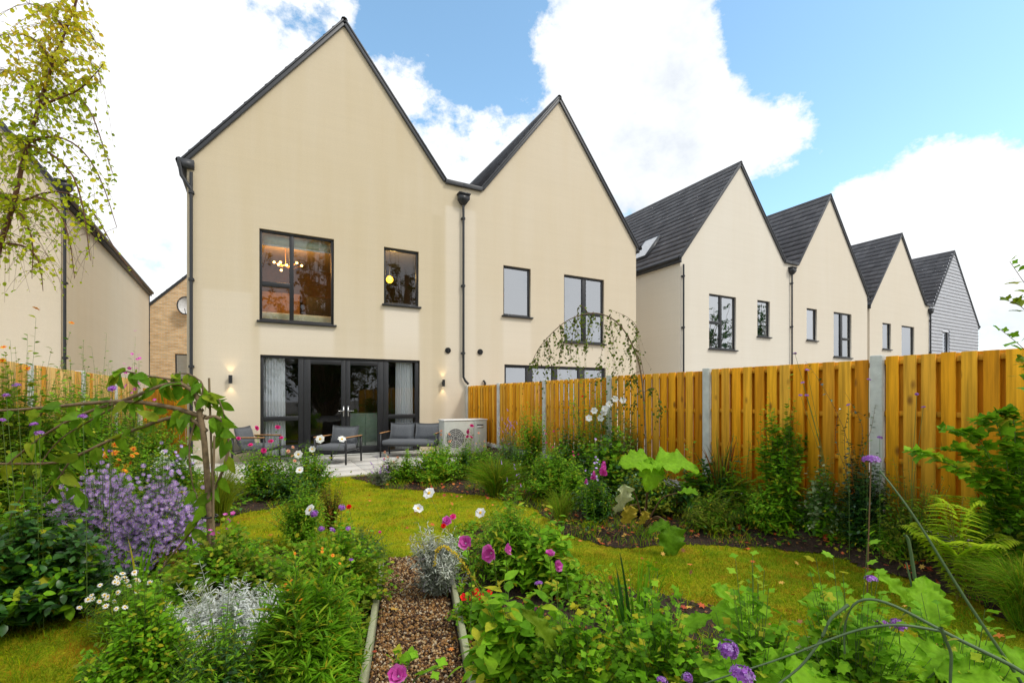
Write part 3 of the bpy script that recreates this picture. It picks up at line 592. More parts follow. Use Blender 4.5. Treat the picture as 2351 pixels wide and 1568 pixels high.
# ---------------------------------------------------------------- furniture and equipment on the patio
def armchair(name, label, cat, seats, loc, rz, group=None):
    rt = root(name, label, cat, (*loc, .035), rz, group); rt.scale = (.87, .87, .87); hw = .33*seats+.06; d = .36
    for s in (-1, 1):
        x = s*hw; mb = MB()
        for y_ in (-d, d): mb.box((x-.016, y_-.016, 0), (x+.016, y_+.016, .595), 'blackmetal')
        mb.box((x-.016, -d-.016, .595), (x+.016, d+.016, .612), 'blackmetal'); mb.build('side_frame', rt)
        mb = MB(); mb.box((x-.026, -d-.02, .613), (x+.026, d+.02, .634), 'wood_arm'); bevel(mb.build('armrest', rt), .008)
    mb = MB(); mb.box((-hw+.017, -d-.0, .285), (hw-.017, -d+.03, .315), 'blackmetal'); mb.box((-hw+.017, d-.06, .235), (hw-.017, d-.03, .265), 'blackmetal'); mb.box((-hw+.017, d-.012, .6), (hw-.017, d+.014, .63), 'blackmetal')
    mb.build('seat_frame', rt)
    mb = MB(); n = int(hw*2/.045)
    for i in range(n):
        x = -hw+.03+i*(2*hw-.06)/(n-1); mb.box((x-.008, -d+.0, .30), (x+.008, d-.03, .312), 'rope')
        mb.box((x-.008, d-.02, .27), (x+.008, d-.012, .61), 'rope')
    mb.build('rope_webbing', rt)
    mb = MB(); mb.box((-hw+.03, -d-.03, .318), (hw-.03, d-.16, .44), 'cushion'); o = bevel(mb.build('seat_cushion', rt, smooth=True), .05, 5)
    w_ = (2*hw-.06)/seats
    for k in range(seats):
        bm_ = MB(); x0_ = -hw+.03+k*w_; nx_, nz_ = 8, 8; V = []
        for side in (-1, 1):
            for i in range(nx_+1):
                for j in range(nz_+1):
                    u_, v_ = i/nx_*2-1, j/nz_*2-1; puff = .075*((1-u_**4)*(1-v_**4))**.5+.012
                    pin = 1-.05*(1-v_*v_)*abs(u_); 
                    zz = .42+.44*(v_+1)/2-.025*(1-u_*u_)*(v_ > .5); V.append((x0_+w_/2+u_*w_/2*.97*pin, d-.10+side*puff+.02*v_+(zz-.42)*.16, zz))
        F_ = []
        for side in (0, 1):
            for i in range(nx_):
                for j in range(nz_):
                    a = side*(nx_+1)*(nz_+1)+i*(nz_+1)+j; q = (a, a+1, a+nz_+2, a+nz_+1); F_.append(q if side else q[::-1])
        m_ = (nx_+1)*(nz_+1); rim = [i*(nz_+1) for i in range(nx_+1)]+[nx_*(nz_+1)+j for j in range(1, nz_+1)]+[i*(nz_+1)+nz_ for i in range(nx_-1, -1, -1)]+[j for j in range(nz_-1, 0, -1)]
        for i in range(len(rim)): a, b2 = rim[i], rim[(i+1) % len(rim)]; F_.append((a, b2, b2+m_, a+m_))
        bm_.add(V, F_, 'cushion'); bm_.build('back_cushion', rt, smooth=True)
    return rt
g1 = G(590, 1066); g2 = G(778, 1066)
armchair('armchair', 'grey cushioned armchair at the left end of the patio, turned to the right', 'armchair', 1, (g1[0], g1[1]+.05), R(62), 'grey garden seats on the patio')
armchair('armchair', 'grey cushioned armchair in front of the french doors', 'armchair', 1, (g2[0], g2[1]+.05), R(-38), 'grey garden seats on the patio')
g3 = PT(950, 1000, 10.9)
armchair('garden_sofa', 'grey two-seat garden sofa right of the french doors', 'sofa', 2, (g3[0]-.05, 10.65), R(-32), 'grey garden seats on the patio')
g4 = G(683, 1062); t_ = root('coffee_table', 'low black metal table beside the left armchair', 'table', (g4[0], g4[1]+.1, .035))
mb = MB(); mb.box((-.35, -.25, .30), (.35, .25, .32), 'blackmetal'); bevel(mb.build('table_top', t_), .004)
for sx in (-1, 1):
    for sy in (-1, 1): mb = MB(); mb.box((sx*.33-.012, sy*.23-.012, 0), (sx*.33+.012, sy*.23+.012, .299), 'blackmetal'); mb.build('leg', t_)
hp = root('heat_pump', 'pale grey heat pump outdoor unit against the fence at the corner of the patio', 'heat pump', (4.16, 9.92, .03))
mb = MB(); mb.box((-.52, 0, .08), (.2, .36, .82), 'greypanel'); mb.box((.204, -.002, .08), (.52, .36, .82), 'greypanel'); bevel(mb.build('casing', hp), .012)
mb = MB(); mb.box((-.535, -.015, .821), (.535, .375, .85), 'whitepaint'); bevel(mb.build('top_cover', hp), .01)
mb = MB(); t = np.arange(33)*2*np.pi/32
mb.add([(-.26+.215*math.cos(a), -.003, .43+.215*math.sin(a)) for a in t[:-1]], [tuple(range(32))[::-1]], 'grille')
for r_ in (.22, .18, .14, .10, .06): mb.tubes([np.stack([-.26+r_*np.cos(t), -.02+0*t, .43+r_*np.sin(t)], 1)], .005, 'greypanel', 4)
for a in t[:-1:4]: mb.tubes([np.array([(-.26+.03*math.cos(a), -.022, .43+.03*math.sin(a)), (-.26+.22*math.cos(a), -.018, .43+.22*math.sin(a))])], .004, 'greypanel', 4)
mb.build('fan_grille', hp)
mb = MB(); mb.box((.27, -.008, .70), (.43, .0-.003, .725), 'dark'); mb.build('handle_recess', hp); mb = MB(); mb.box((.27, -.014, .655), (.43, -.003, .695), 'whitepaint'); mb.build('handle', hp)
mb = MB(); mb.box((.03, -.007, .63), (.09, -.001, .655), 'concrete'); mb.build('badge', hp)
for s in (-1, 1): mb = MB(); mb.box((s*.4-.05, -.02, 0), (s*.4+.05, .38, .079), 'blackmetal'); mb.build('foot', hp)
# ---------------------------------------------------------------- fences
def board_fence(name, label, x, ys, ztop, side, wood, pitches, grp=None, gravel=.29):
    """hit-and-miss panels between concrete posts; side=-1: we look at the -x face"""
    rt = root(name, label, 'fence', (x, ys[0], 0), 0, grp); y00 = ys[0]
    for i in range(len(ys)-1):
        ya, yb = ys[i], ys[i+1]; lo, hi = min(ya, yb)+.05, max(ya, yb)-.05; mb = MB(); zt = ztop(i)
        for z in (zt-.075, zt-.52, (zt+gravel)/2-.2, gravel+.03): mb.box((-.018, lo-y00, z), (.018, hi-y00, z+.045), wood)
        p = pitches[min(i, len(pitches)-1)]; n = max(2, int(round((hi-lo)/p))); p = (hi-lo)/n
        for k in range(n):
            for s, off_ in ((side, .0), (-side, p/2)):
                y_ = lo+p*(k+.5)+off_; w_ = min(.112, p*.75)+rng.uniform(-.004, .004)
                a_, b2 = y_-w_/2, min(y_+w_/2, hi)
                if a_ > hi-.03: continue
                x_ = .027*s+rng.uniform(-.002, .002); t_ = .0165; zt2 = zt-rng.uniform(0, .006); 
                mb.box((x_-t_/2, a_-y00, gravel+.012+rng.uniform(0, .004)), (x_+t_/2, b2-y00, zt2), wood)
        bevel(mb.build('fence_panel', rt), .003, 1)
        mb = MB(); mb.box((-.022, lo-y00, 0), (.022, hi-y00, gravel), 'concrete'); bevel(mb.build('gravel_board', rt), .004, 1)
    for i, y_ in enumerate(ys):
        zt = max(ztop(i), ztop(max(0, i-1)))+.012
        mb = MB(); w_ = .05; mb.box((-.055, y_-w_-y00, 0), (.055, y_+w_-y00, zt), 'concrete'); bevel(mb.build('concrete_post', rt), .012, 2)
    return rt
ysR = [11.42, 9.60, 7.65, 5.76, 3.948, 2.15, .42, -1.5, -3.4]
board_fence('garden_fence', 'golden stained board fence with grey concrete posts along the right of the garden', 4.85, ysR, lambda i: [1.67, 1.69, 1.70, 1.715, 1.73, 1.75, 1.76, 1.76, 1.76][i], -1, 'fencewood', [.15, .15, .15, .148, .146, .128])
ysL = [12.7, 10.9, 9.07, 7.24, 5.4, 3.55, 1.7, -.2]
board_fence('garden_fence', 'paler board fence behind the plants along the left of the garden', -2.28, ysL, lambda i: 1.76, 1, 'palewood', [.14])
gt = root('garden_gate', 'closed timber gate in the passage left of the patio house', 'gate', (-1.75, 12.85, 0))
mb = MB()
for k in range(8): mb.box((-.44+k*.11, -.01, .06), (-.335+k*.11, .01, 1.58), 'fencewood')
bevel(mb.build('boards', gt), .003, 1)
for z in (.25, 1.35): mb = MB(); mb.box((-.44, .012, z), (.44, .04, z+.09), 'fencewood'); mb.build('ledge', gt)
mb = MB(); mb.tubes([np.array([(.36, -.012, .95), (.36, -.05, .95), (.36, -.05, 1.05), (.36, -.012, 1.05)])], .007, 'blackmetal', 5); mb.build('latch', gt)
gb = G(350, 1040); mb = MB()
gm = root('wheelie_bin', 'black lidded bin standing behind the timber gate', 'bin', (-2.0, 14.2, 0)); V = [(-.24, -.3, 0), (.24, -.3, 0), (.24, .25, 0), (-.24, .25, 0), (-.29, -.36, 1.5), (.29, -.36, 1.5), (.29, .36, 1.5), (-.29, .36, 1.5)]
mb.add(V, [(0, 3, 2, 1), (4, 5, 6, 7), (0, 1, 5, 4), (1, 2, 6, 5), (2, 3, 7, 6), (3, 0, 4, 7)], 'dark'); bevel(mb.build('body', gm), .03, 3)
mb = MB(); mb.box((-.31, -.4, 1.502), (.31, .38, 1.56), 'dark'); bevel(mb.build('lid', gm), .02, 3)
# ---------------------------------------------------------------- ground
def pip(P, poly):
    x, y = P[:, 0], P[:, 1]; ins = np.zeros(len(P), bool); n = len(poly)
    for i in range(n):
        x0, y0 = poly[i]; x1, y1 = poly[(i+1) % n]
        c = ((y0 > y) != (y1 > y)) & (x < (x1-x0)*(y-y0)/(y1-y0+1e-12)+x0); ins ^= c
    return ins
def GP(*pts): return [tuple(G(a, b_)[:2]) for a, b_ in pts]
def vnoise(P, s, seed=0):
    out = 0; r_ = np.random.default_rng(seed)
    for k in range(5):
        a = r_.uniform(0, 6.28); q = P[:, 0]*math.cos(a)+P[:, 1]*math.sin(a); out = out+np.sin(q*s*(1+.45*k)+r_.uniform(0, 6.28)+1.3*np.sin(q*s*.37+k))/(1+.3*k)
    return out/2.6
PATH0, PATH1 = G(951, 1275)[:2], None
pd = unit(G(951, 1300)[:2]-G(951+6, 1600)[:2]); pc = G(958, 1560)[:2]; pn = np.array([pd[1], -pd[0]])
hwp = .235
def pathpoint(s, t): return pc+pd*s+pn*t
s0, s1 = -2.6, float(np.dot(G(935, 1285)[:2]-pc, pd))
path_poly = [tuple(pathpoint(s0, -hwp-.03)), tuple(pathpoint(s1, -hwp-.03)), tuple(pathpoint(s1, hwp+.03)), tuple(pathpoint(s0, hwp+.03))]
right_bed = GP((800, 1096), (880, 1122), (1010, 1132), (1110, 1140), (1235, 1172), (1290, 1230), (1420, 1262), (1600, 1250), (1760, 1262), (1900, 1278), (2060, 1330), (2220, 1385), (2400, 1475))+[(2.9, .6), (3.3, -3), (4.83, -3), (4.83, 11.4), (4.6, 11.4), (4.0, 9.6), (3.1, 8.65), (1.7, 8.55)]
left_bed = [(-2.25, 12.5), (-1.3, 12.5), (-1.25, 11.4), (-1.2, 8.5), (.9, 8.5)]+GP((700, 1120), (640, 1165), (540, 1185), (480, 1230), (470, 1290), (330, 1400), (220, 1420), (0, 1440), (-400, 1500))+[(-2.25, 2.0)]
mid_bed = GP((870, 1300), (640, 1255), (520, 1268), (400, 1300), (330, 1360), (260, 1440), (190, 1560), (120, 1800))+[(-.1, -1.2), tuple(pathpoint(-2.4, -hwp-.02)), tuple(pathpoint(s1-.1, -hwp-.02))]
mid_bed2 = [tuple(pathpoint(-2.4, hwp+.02))]+GP((1035, 1300), (1040, 1225), (1150, 1200), (1260, 1250), (1330, 1330), (1500, 1360), (1700, 1420), (1900, 1600), (2300, 1900))+[(2.4, -1.4)]
beds = [right_bed, left_bed, mid_bed, mid_bed2]
patio_poly = [(-1.25, 8.6), (4.3, 8.6), (4.3, 11.5), (-1.25, 11.5)]
m, nt, b = nmat('lawn'); pal = noise(nt, 3.4, 7, .65); c = ramp(nt, pal, [(.3, (.12, .18, .01)), (.45, (.24, .29, .01)), (.58, (.34, .30, .012)), (.7, (.26, .14, .014))])
c = mixc(nt, 1, c, ramp(nt, noise(nt, 60, 4), [(.3, .55), (.7, 1.3)]), 'MULTIPLY'); nt.links.new(c, b.inputs['Base Color']); b.inputs['Roughness'].default_value = 1; b.inputs['Specular IOR Level'].default_value = .05; bump(nt, b, noise(nt, 70, 5), .8, .02); M['lawn'] = m
plain('earth', (.24, .22, .19), .95, var=.3, scale=2, bmp=.4)
m, nt, b = nmat('soil'); c = ramp(nt, noise(nt, 35, 6, .7), [(.3, (.018, .010, .006)), (.5, (.045, .024, .013)), (.7, (.09, .05, .025))]); nt.links.new(c, b.inputs['Base Color']); b.inputs['Roughness'].default_value = .95; bump(nt, b, noise(nt, 60, 6, .7), 1, .03); M['soil'] = m
m, nt, b = nmat('paving'); c = mixc(nt, noise(nt, 3, 6, .6), (.52, .50, .46), (.72, .70, .66)); c = mixc(nt, ramp(nt, noise(nt, 1.3, 4), [(.55, 0), (.7, .5)]), c, (.45, .42, .33)); nt.links.new(c, b.inputs['Base Color']); b.inputs['Roughness'].default_value = .8; bump(nt, b, noise(nt, 50), .15); M['paving'] = m
def grid_patch(name, poly, cell, mat, z=0.0, zn=0.0, sc_=3, edge=.05, taper=True):
    P = np.array(poly); lo, hi = P.min(0)-.1, P.max(0)+.1
    xs = np.arange(lo[0], hi[0], cell); ys = np.arange(lo[1], hi[1], cell); X, Y = np.meshgrid(xs, ys); Q = np.stack([X.ravel(), Y.ravel()], 1)
    Wq = Q+np.stack([vnoise(Q, 9, 3), vnoise(Q, 9, 4)], 1)*edge; ins = pip(Wq, poly).reshape(X.shape)
    Z = z+zn*(vnoise(Q, sc_, 5)+.5*vnoise(Q, sc_*4, 6)).reshape(X.shape)+.2*np.clip((X-4.2)/.6, 0, 1)
    dm = np.full(len(Q), 9.)
    for i in range(len(P)):
        A_, B_ = P[i], P[(i+1) % len(P)]; ab = B_-A_; tt_ = np.clip(((Wq-A_)@ab)/(ab@ab+1e-9), 0, 1); dm = np.minimum(dm, np.linalg.norm(Wq-A_-tt_[:, None]*ab, axis=1))
    Z = np.where(X > 4.55, Z, .0065+z*.05+(Z-.0065-z*.05)*np.clip(dm.reshape(X.shape)/.2, 0, 1))
    ny, nx = X.shape; V = np.stack([X, Y, Z], -1).reshape(-1, 3); idx = np.arange(ny*nx).reshape(ny, nx)
    ok = ins[:-1, :-1] & ins[1:, :-1] & ins[:-1, 1:] & ins[1:, 1:]
    q = np.stack([idx[:-1, :-1][ok], idx[:-1, 1:][ok], idx[1:, 1:][ok], idx[1:, :-1][ok]], 1)
    used = np.unique(q); mp_ = -np.ones(ny*nx, int); mp_[used] = np.arange(len(used))
    mb = MB(); mb.add(V[used], [tuple(r_) for r_ in mp_[q]], mat); return mb.build(name, None, smooth=True)
mb = MB(); Vg = []; gx = np.concatenate([[-150, -40, -12], np.linspace(-6, 12, 30), [20, 45, 150]]); gy = np.concatenate([[-120, -30, -10], np.linspace(-5, 14, 34), [30, 70, 300]])
for y_ in gy:
    for x_ in gx: Vg.append((x_, y_, 0))
nx_ = len(gx); mb.add(Vg, [(j*nx_+i, j*nx_+i+1, (j+1)*nx_+i+1, (j+1)*nx_+i) for j in range(len(gy)-1) for i in range(nx_-1)], 'earth'); tag(mb.build('ground'), kind='structure')
mb = MB(); xs_ = np.linspace(-2.26, 4.83, 40); ys_ = np.linspace(-3.5, 11.5, 60); mb.add([(x_, y_, .004) for y_ in ys_ for x_ in xs_], [(j*40+i, j*40+i+1, (j+1)*40+i+1, (j+1)*40+i) for j in range(59) for i in range(39)], 'lawn'); tag(mb.build('lawn'), kind='structure')
for i, p in enumerate(beds): tag(grid_patch('planting_bed', p, .035, 'soil', .022+.003*i, .012), 'dark mulched soil of a planting bed', kind='structure')
mb = MB()
for i in range(10):
    for j in range(5):
        x_, y_ = -1.25+i*.6, 8.6+j*.6
        if x_ > 4.2: continue
        h_ = rng.uniform(-.0015, .0015); mb.box((x_+.003, y_+.003, 0), (min(4.3, x_+.594), min(11.45, y_+.594), .032+h_), 'paving')
bevel(mb.build('patio'), .004, 1)['kind'] = 'structure'
mb = MB(); mb.box((-4.6, 11.52, 0.004), (-1.26, 27, .02), 'concrete'); tag(mb.build('side_path'), kind='structure')
# gravel path and its timber edging
mb = MB(); mb.add([(*p_, .012) for p_ in path_poly], [(0, 3, 2, 1)], 'soil'); tag(mb.build('path'), 'soil under the gravel path', kind='structure')
def icos():
    t = (1+5**.5)/2; V = np.array([(-1, t, 0), (1, t, 0), (-1, -t, 0), (1, -t, 0), (0, -1, t), (0, 1, t), (0, -1, -t), (0, 1, -t), (t, 0, -1), (t, 0, 1), (-t, 0, -1), (-t, 0, 1)])/1.9
    return V, [(0,11,5),(0,5,1),(0,1,7),(0,7,10),(0,10,11),(1,5,9),(5,11,4),(11,10,2),(10,7,6),(7,1,8),(3,9,4),(3,4,2),(3,2,6),(3,6,8),(3,8,9),(4,9,5),(2,4,11),(6,2,10),(8,6,7),(9,8,1)]
def rrot(n):
    q = rng.normal(size=(n, 4)); q /= np.linalg.norm(q, axis=1, keepdims=True); a, b_, c_, d_ = q.T
    return np.stack([np.stack([1-2*(c_*c_+d_*d_), 2*(b_*c_-a*d_), 2*(b_*d_+a*c_)], -1), np.stack([2*(b_*c_+a*d_), 1-2*(b_*b_+d_*d_), 2*(c_*d_-a*b_)], -1), np.stack([2*(b_*d_-a*c_), 2*(c_*d_+a*b_), 1-2*(b_*b_+c_*c_)], -1)], 1)
def multi(name, cols, rough=.7, spec=.4):
    m, nt, b = nmat(name); g = nt.nodes.new('ShaderNodeNewGeometry'); n = len(cols)
    nt.links.new(ramp(nt, g.outputs['Random Per Island'], [((i+.5)/n, cols[i]) for i in range(n)], 'CONSTANT' if n > 4 else 'LINEAR'), b.inputs['Base Color'])
    b.inputs['Roughness'].default_value = rough; b.inputs['Specular IOR Level'].default_value = spec; M[name] = m
multi('pebble', [(.05, .025, .012), (.27, .13, .035), (.38, .20, .06), (.12, .055, .02), (.46, .33, .17), (.08, .035, .015), (.24, .12, .04), (.52, .42, .28)])
n = 15000; s_ = rng.uniform(s0, s1, n); s_ = np.where(rng.random(n) < .75, rng.uniform(-.9, s1, n), s_); t_ = rng.uniform(-hwp+.01, hwp-.01, n)
P = pc+pd[None]*s_[:, None]+pn[None]*t_[:, None]; sz = rng.uniform(.006, .013, n); Mx = rrot(n)*np.stack([np.ones(n), rng.uniform(.6, .9, n), rng.uniform(.4, .7, n)], 1)[:, None, :]*sz[:, None, None]
mb = MB(); mb.inst(icos(), Mx, np.column_stack([P, rng.uniform(.016, .032, n)]), 'pebble'); tag(mb.build('gravel', None, smooth=True), 'brown and cream gravel on the narrow garden path', kind='stuff')
for t_, lb, ends in ((-hwp-.018, 'weathered timber edging board along the left side of the gravel path', (-2.5, s1-.25)), (hwp+.018, 'weathered timber edging board along the right side of the gravel path', (-2.5, s1-.45))):
    o = root('edging_board', lb, 'edging board', (*pathpoint(0, t_), 0), math.atan2(pd[1], pd[0]), 'timber edging of the gravel path')
    cuts = [ends[0], -.55 if t_ > 0 else -.9, ends[1]]
    for a, b_ in zip(cuts[:-1], cuts[1:]):
        mb = MB(); k = np.linspace(a, b_-.008, 9); wob = .006*np.sin(k*3+t_*9); V = []
        for kk, w_ in zip(k, wob): V += [(kk, w_-.017, 0), (kk, w_+.017, 0), (kk, w_+.017, .098), (kk, w_-.017, .10)]
        F_ = [(0, 3, 2, 1), (32, 33, 34, 35)]+[(4*i+e, 4*i+(e+1) % 4, 4*i+4+(e+1) % 4, 4*i+4+e) for i in range(8) for e in range(4)]
        mb.add(V, F_, 'gravelboard_timber'); bevel(mb.build('board', o), .003, 1)
    for sx in (-1.3, -.3, .6): mb = MB(); q = (-.04 if t_ < 0 else .04); 
# lawn blades: dense and short near by, thinner further off
leafm('blade', [(.16, .32, .008), (.25, .40, .010), (.36, .42, .012), (.32, .24, .014), (.20, .36, .008), (.10, .24, .006)], .3, .8, .03)
leafm('blade_yellow', [(.46, .56, .006), (.58, .63, .008), (.38, .50, .006), (.58, .46, .008), (.28, .44, .006)], .3, .8, .03)
leafm('blade_dry', [(.36, .15, .012), (.46, .22, .012), (.26, .14, .010), (.34, .26, .012)], .3, .8, .03)
def blades(n, sampler, hmin, hmax, wmm, mb):
    P = sampler(n); bad = np.zeros(len(P), bool)
    for p in beds: bad |= pip(P+np.stack([vnoise(P, 9, 3), vnoise(P, 9, 4)], 1)*.05+rng.normal(size=P.shape)*.055, p)
    bad |= pip(P, path_poly) | pip(P, patio_poly) | (P[:, 0] > 4.8) | (P[:, 0] < -2.25) | (P[:, 1] > 8.62)
    P = P[~bad]; n = len(P); h = rng.uniform(hmin, hmax, n)*(1+.35*vnoise(P, 5, 9)); a = rng.uniform(0, 6.28, n); w_ = rng.uniform(.7, 1.2, n)*wmm
    lean = rng.normal(size=(n, 2))*.65*h[:, None]; z0 = 0
    A = np.column_stack([P+np.stack([np.cos(a), np.sin(a)], 1)*w_[:, None], np.zeros(n)]); B = np.column_stack([P-np.stack([np.cos(a), np.sin(a)], 1)*w_[:, None], np.zeros(n)])
    T = np.column_stack([P+lean, h]); pass
    pat = .7*vnoise(P, 2.2, 11)+.6*vnoise(P, 9, 15)+.3*rng.normal(size=n)
    yel = (pat > .7) | ((P[:, 1] > 4.4) & (rng.random(n) < .8)); dry = .6*vnoise(P, 3.1, 12)+.7*vnoise(P, 11, 16)+.3*rng.normal(size=n) > .62; h = h*(1+.9*np.clip(vnoise(P, 17, 14)-.4, 0, 1)); T[:, 2] = h
    V = np.stack([A, B, T], 1)
    for msk, mt in ((yel & ~dry, 'blade_yellow'), (~yel & ~dry, 'blade'), (dry, 'blade_dry')):
        v = V[msk]; 
        if len(v): k = len(v); mb.v.append(v.reshape(-1, 3)); mb.l.append(np.arange(3*k)+mb.k); mb.n.append(np.full(k, 3)); mb.m.append(np.full(k, mb.mi(mt))); mb.k += 3*k
mb = MB()
def samp(dlo, dhi):
    def f_(n):
        px = rng.uniform(-60, 2420, n); d = np.sqrt(rng.uniform(dlo**2, dhi**2, n)); u = (px-CX)/F*d; return np.stack([u*CS+d*SN, -u*SN+d*CS], 1)
    return f_
blades(210000, samp(1.9, 4.2), .012, .034, .0018, mb); blades(200000, samp(4.2, 9.6), .015, .034, .0028, mb)
tag(mb.build('lawn_grass'), 'mossy yellow green grass of the lawn', kind='stuff')
# bark chips and fallen leaves
multi('chip', [(.14, .045, .02), (.22, .085, .03), (.06, .025, .014), (.28, .13, .05), (.17, .05, .02)]); multi('fallen', [(.55, .10, .02), (.62, .20, .03), (.40, .06, .02), (.65, .38, .06), (.30, .12, .04)], .6)
mb = MB()
for p, n in ((right_bed, 24000), (left_bed, 7000), (mid_bed, 6000), (mid_bed2, 9000)):
    Pp = np.array(p); Q = rng.uniform(Pp.min(0), Pp.max(0), (n, 2)); Q = Q[pip(Q, p) & (Q[:, 1] > .9)]; k = len(Q); sz = rng.uniform(.008, .024, k)
    D = rng.normal(size=(k, 3)); D[:, 2] *= .35; mb.inst(([(-.35, 0, 0), (.3, .05, .05), (.4, 1, 0), (-.25, .9, .06)], [(0, 1, 2, 3)]), frames(D, sz, 1), np.column_stack([Q, rng.uniform(.024, .045, k)+.2*np.clip((Q[:, 0]-4.2)/.6, 0, 1)]), 'chip')
tag(mb.build('bark_mulch'), 'brown bark chips on the planting beds', kind='stuff')
LT['fall'] = lobed_t(5, .55, .25, 290)
mb = MB(); Q = samp(2.0, 7.5)(9500); inb = pip(Q, right_bed) | pip(Q, mid_bed2); keep = (rng.random(len(Q)) < np.where(inb, .55, .07)) & (Q[:, 0] < 4.75) & ((Q[:, 0] > 1.6) | (rng.random(len(Q)) < .3)); Q = Q[keep]; k = len(Q)
D = rng.normal(size=(k, 3)); D[:, 2] *= .3; mb.inst(LT['fall'], frames(D, rng.uniform(.028, .07, k), .8), np.column_stack([Q, .045+.2*np.clip((Q[:, 0]-4.2)/.6, 0, 1)]), 'fallen'); tag(mb.build('fallen_leaves'), 'orange and red fallen leaves on mulch and lawn', kind='stuff')
# ---------------------------------------------------------------- plants
g_ = leafm
g_('l_mid', [(.10, .26, .008), (.16, .40, .010), (.22, .48, .014), (.12, .30, .008), (.19, .42, .010), (.06, .18, .008), (.26, .50, .014), (.13, .33, .008), (.20, .44, .014), (.50, .46, .02)], .42); g_('l_bright', [(.20, .46, .016), (.30, .58, .025), (.15, .38, .015), (.36, .60, .03), (.24, .50, .02), (.12, .32, .015), (.28, .54, .02), (.55, .55, .04)], .4)
g_('l_dark', [(.02, .08, .012), (.035, .13, .016), (.06, .18, .02), (.025, .09, .012)], .2, .35, .5); g_('l_yel', [(.22, .34, .015), (.32, .42, .02), (.16, .28, .015), (.40, .42, .03)])
g_('l_silver', [(.60, .64, .54), (.72, .75, .64), (.50, .56, .46), (.78, .80, .70)], .15, .8); g_('l_white', [(.82, .86, .82), (.90, .92, .90), (.74, .80, .74)], .15, .8)
g_('l_olive', [(.17, .24, .02), (.26, .32, .025), (.34, .33, .03), (.20, .27, .02)]); g_('l_red', [(.22, .05, .015), (.30, .10, .02), (.16, .10, .02), (.36, .15, .03)])
g_('l_vari', [(.07, .18, .03), (.45, .50, .28), (.10, .24, .03), (.06, .15, .02)], .25, .4, .5); g_('l_grey', [(.18, .22, .16), (.24, .27, .22), (.14, .18, .12), (.27, .25, .27)])
g_('l_glossy', [(.02, .06, .025), (.03, .09, .03), (.05, .12, .04)], .1, .18, .7); g_('l_birch', [(.50, .62, .02), (.66, .72, .03), (.40, .54, .02), (.78, .72, .03), (.32, .46, .02)], .5)
g_('l_birch_t', [(.75, .74, .04), (.82, .74, .04), (.58, .66, .03), (.85, .60, .04)], .5); g_('l_pale', [(.50, .56, .30), (.56, .60, .36)], .3); g_('l_yold', [(.55, .50, .06), (.50, .36, .05)], .3)
g_('l_lime', [(.20, .46, .015), (.27, .54, .02), (.24, .50, .018)], .4); g_('l_fern', [(.45, .62, .02), (.55, .70, .03), (.34, .54, .02)], .45)
g_('f_purple', [(.46, .28, .70), (.58, .40, .82), (.36, .20, .60), (.70, .54, .88)], .2, .7); g_('f_violet', [(.38, .12, .55), (.50, .20, .68), (.30, .08, .42)], .2, .7); g_('f_lilac', [(.55, .35, .70), (.45, .25, .62)], .2)
g_('f_pink', [(.80, .04, .28), (.88, .10, .38), (.70, .02, .22)], .2, .6); g_('f_magenta', [(.68, .10, .48), (.78, .20, .60), (.60, .06, .38)], .3, .6); g_('f_white', [(.85, .85, .82), (.90, .90, .88)], .2, .6)
g_('f_red', [(.85, .02, .01), (.70, .01, .01)], .15, .6); g_('f_orange', [(.85, .35, .02), (.85, .50, .03), (.80, .22, .02)], .2); g_('f_yellow', [(.80, .62, .03), (.72, .52, .02)], .2); g_('f_peach', [(.85, .42, .28), (.85, .55, .40)], .2)
plain('stem_g', (.10, .17, .03), .6); plain('stem_b', (.17, .10, .045), .7); plain('stem_y', (.30, .27, .05), .6); plain('bark', (.20, .14, .08), .85, var=.35, scale=30, bmp=.4); plain('bark_red', (.15, .06, .03), .7); plain('stem_gr', (.09, .15, .06), .6); plain('f_centre', (.75, .45, .02), .8, var=.3, scale=300); plain('stake', (.22, .16, .09), .8)
plain('bark_birch', (.30, .26, .22), .7, var=.5, scale=20)
FM = {}
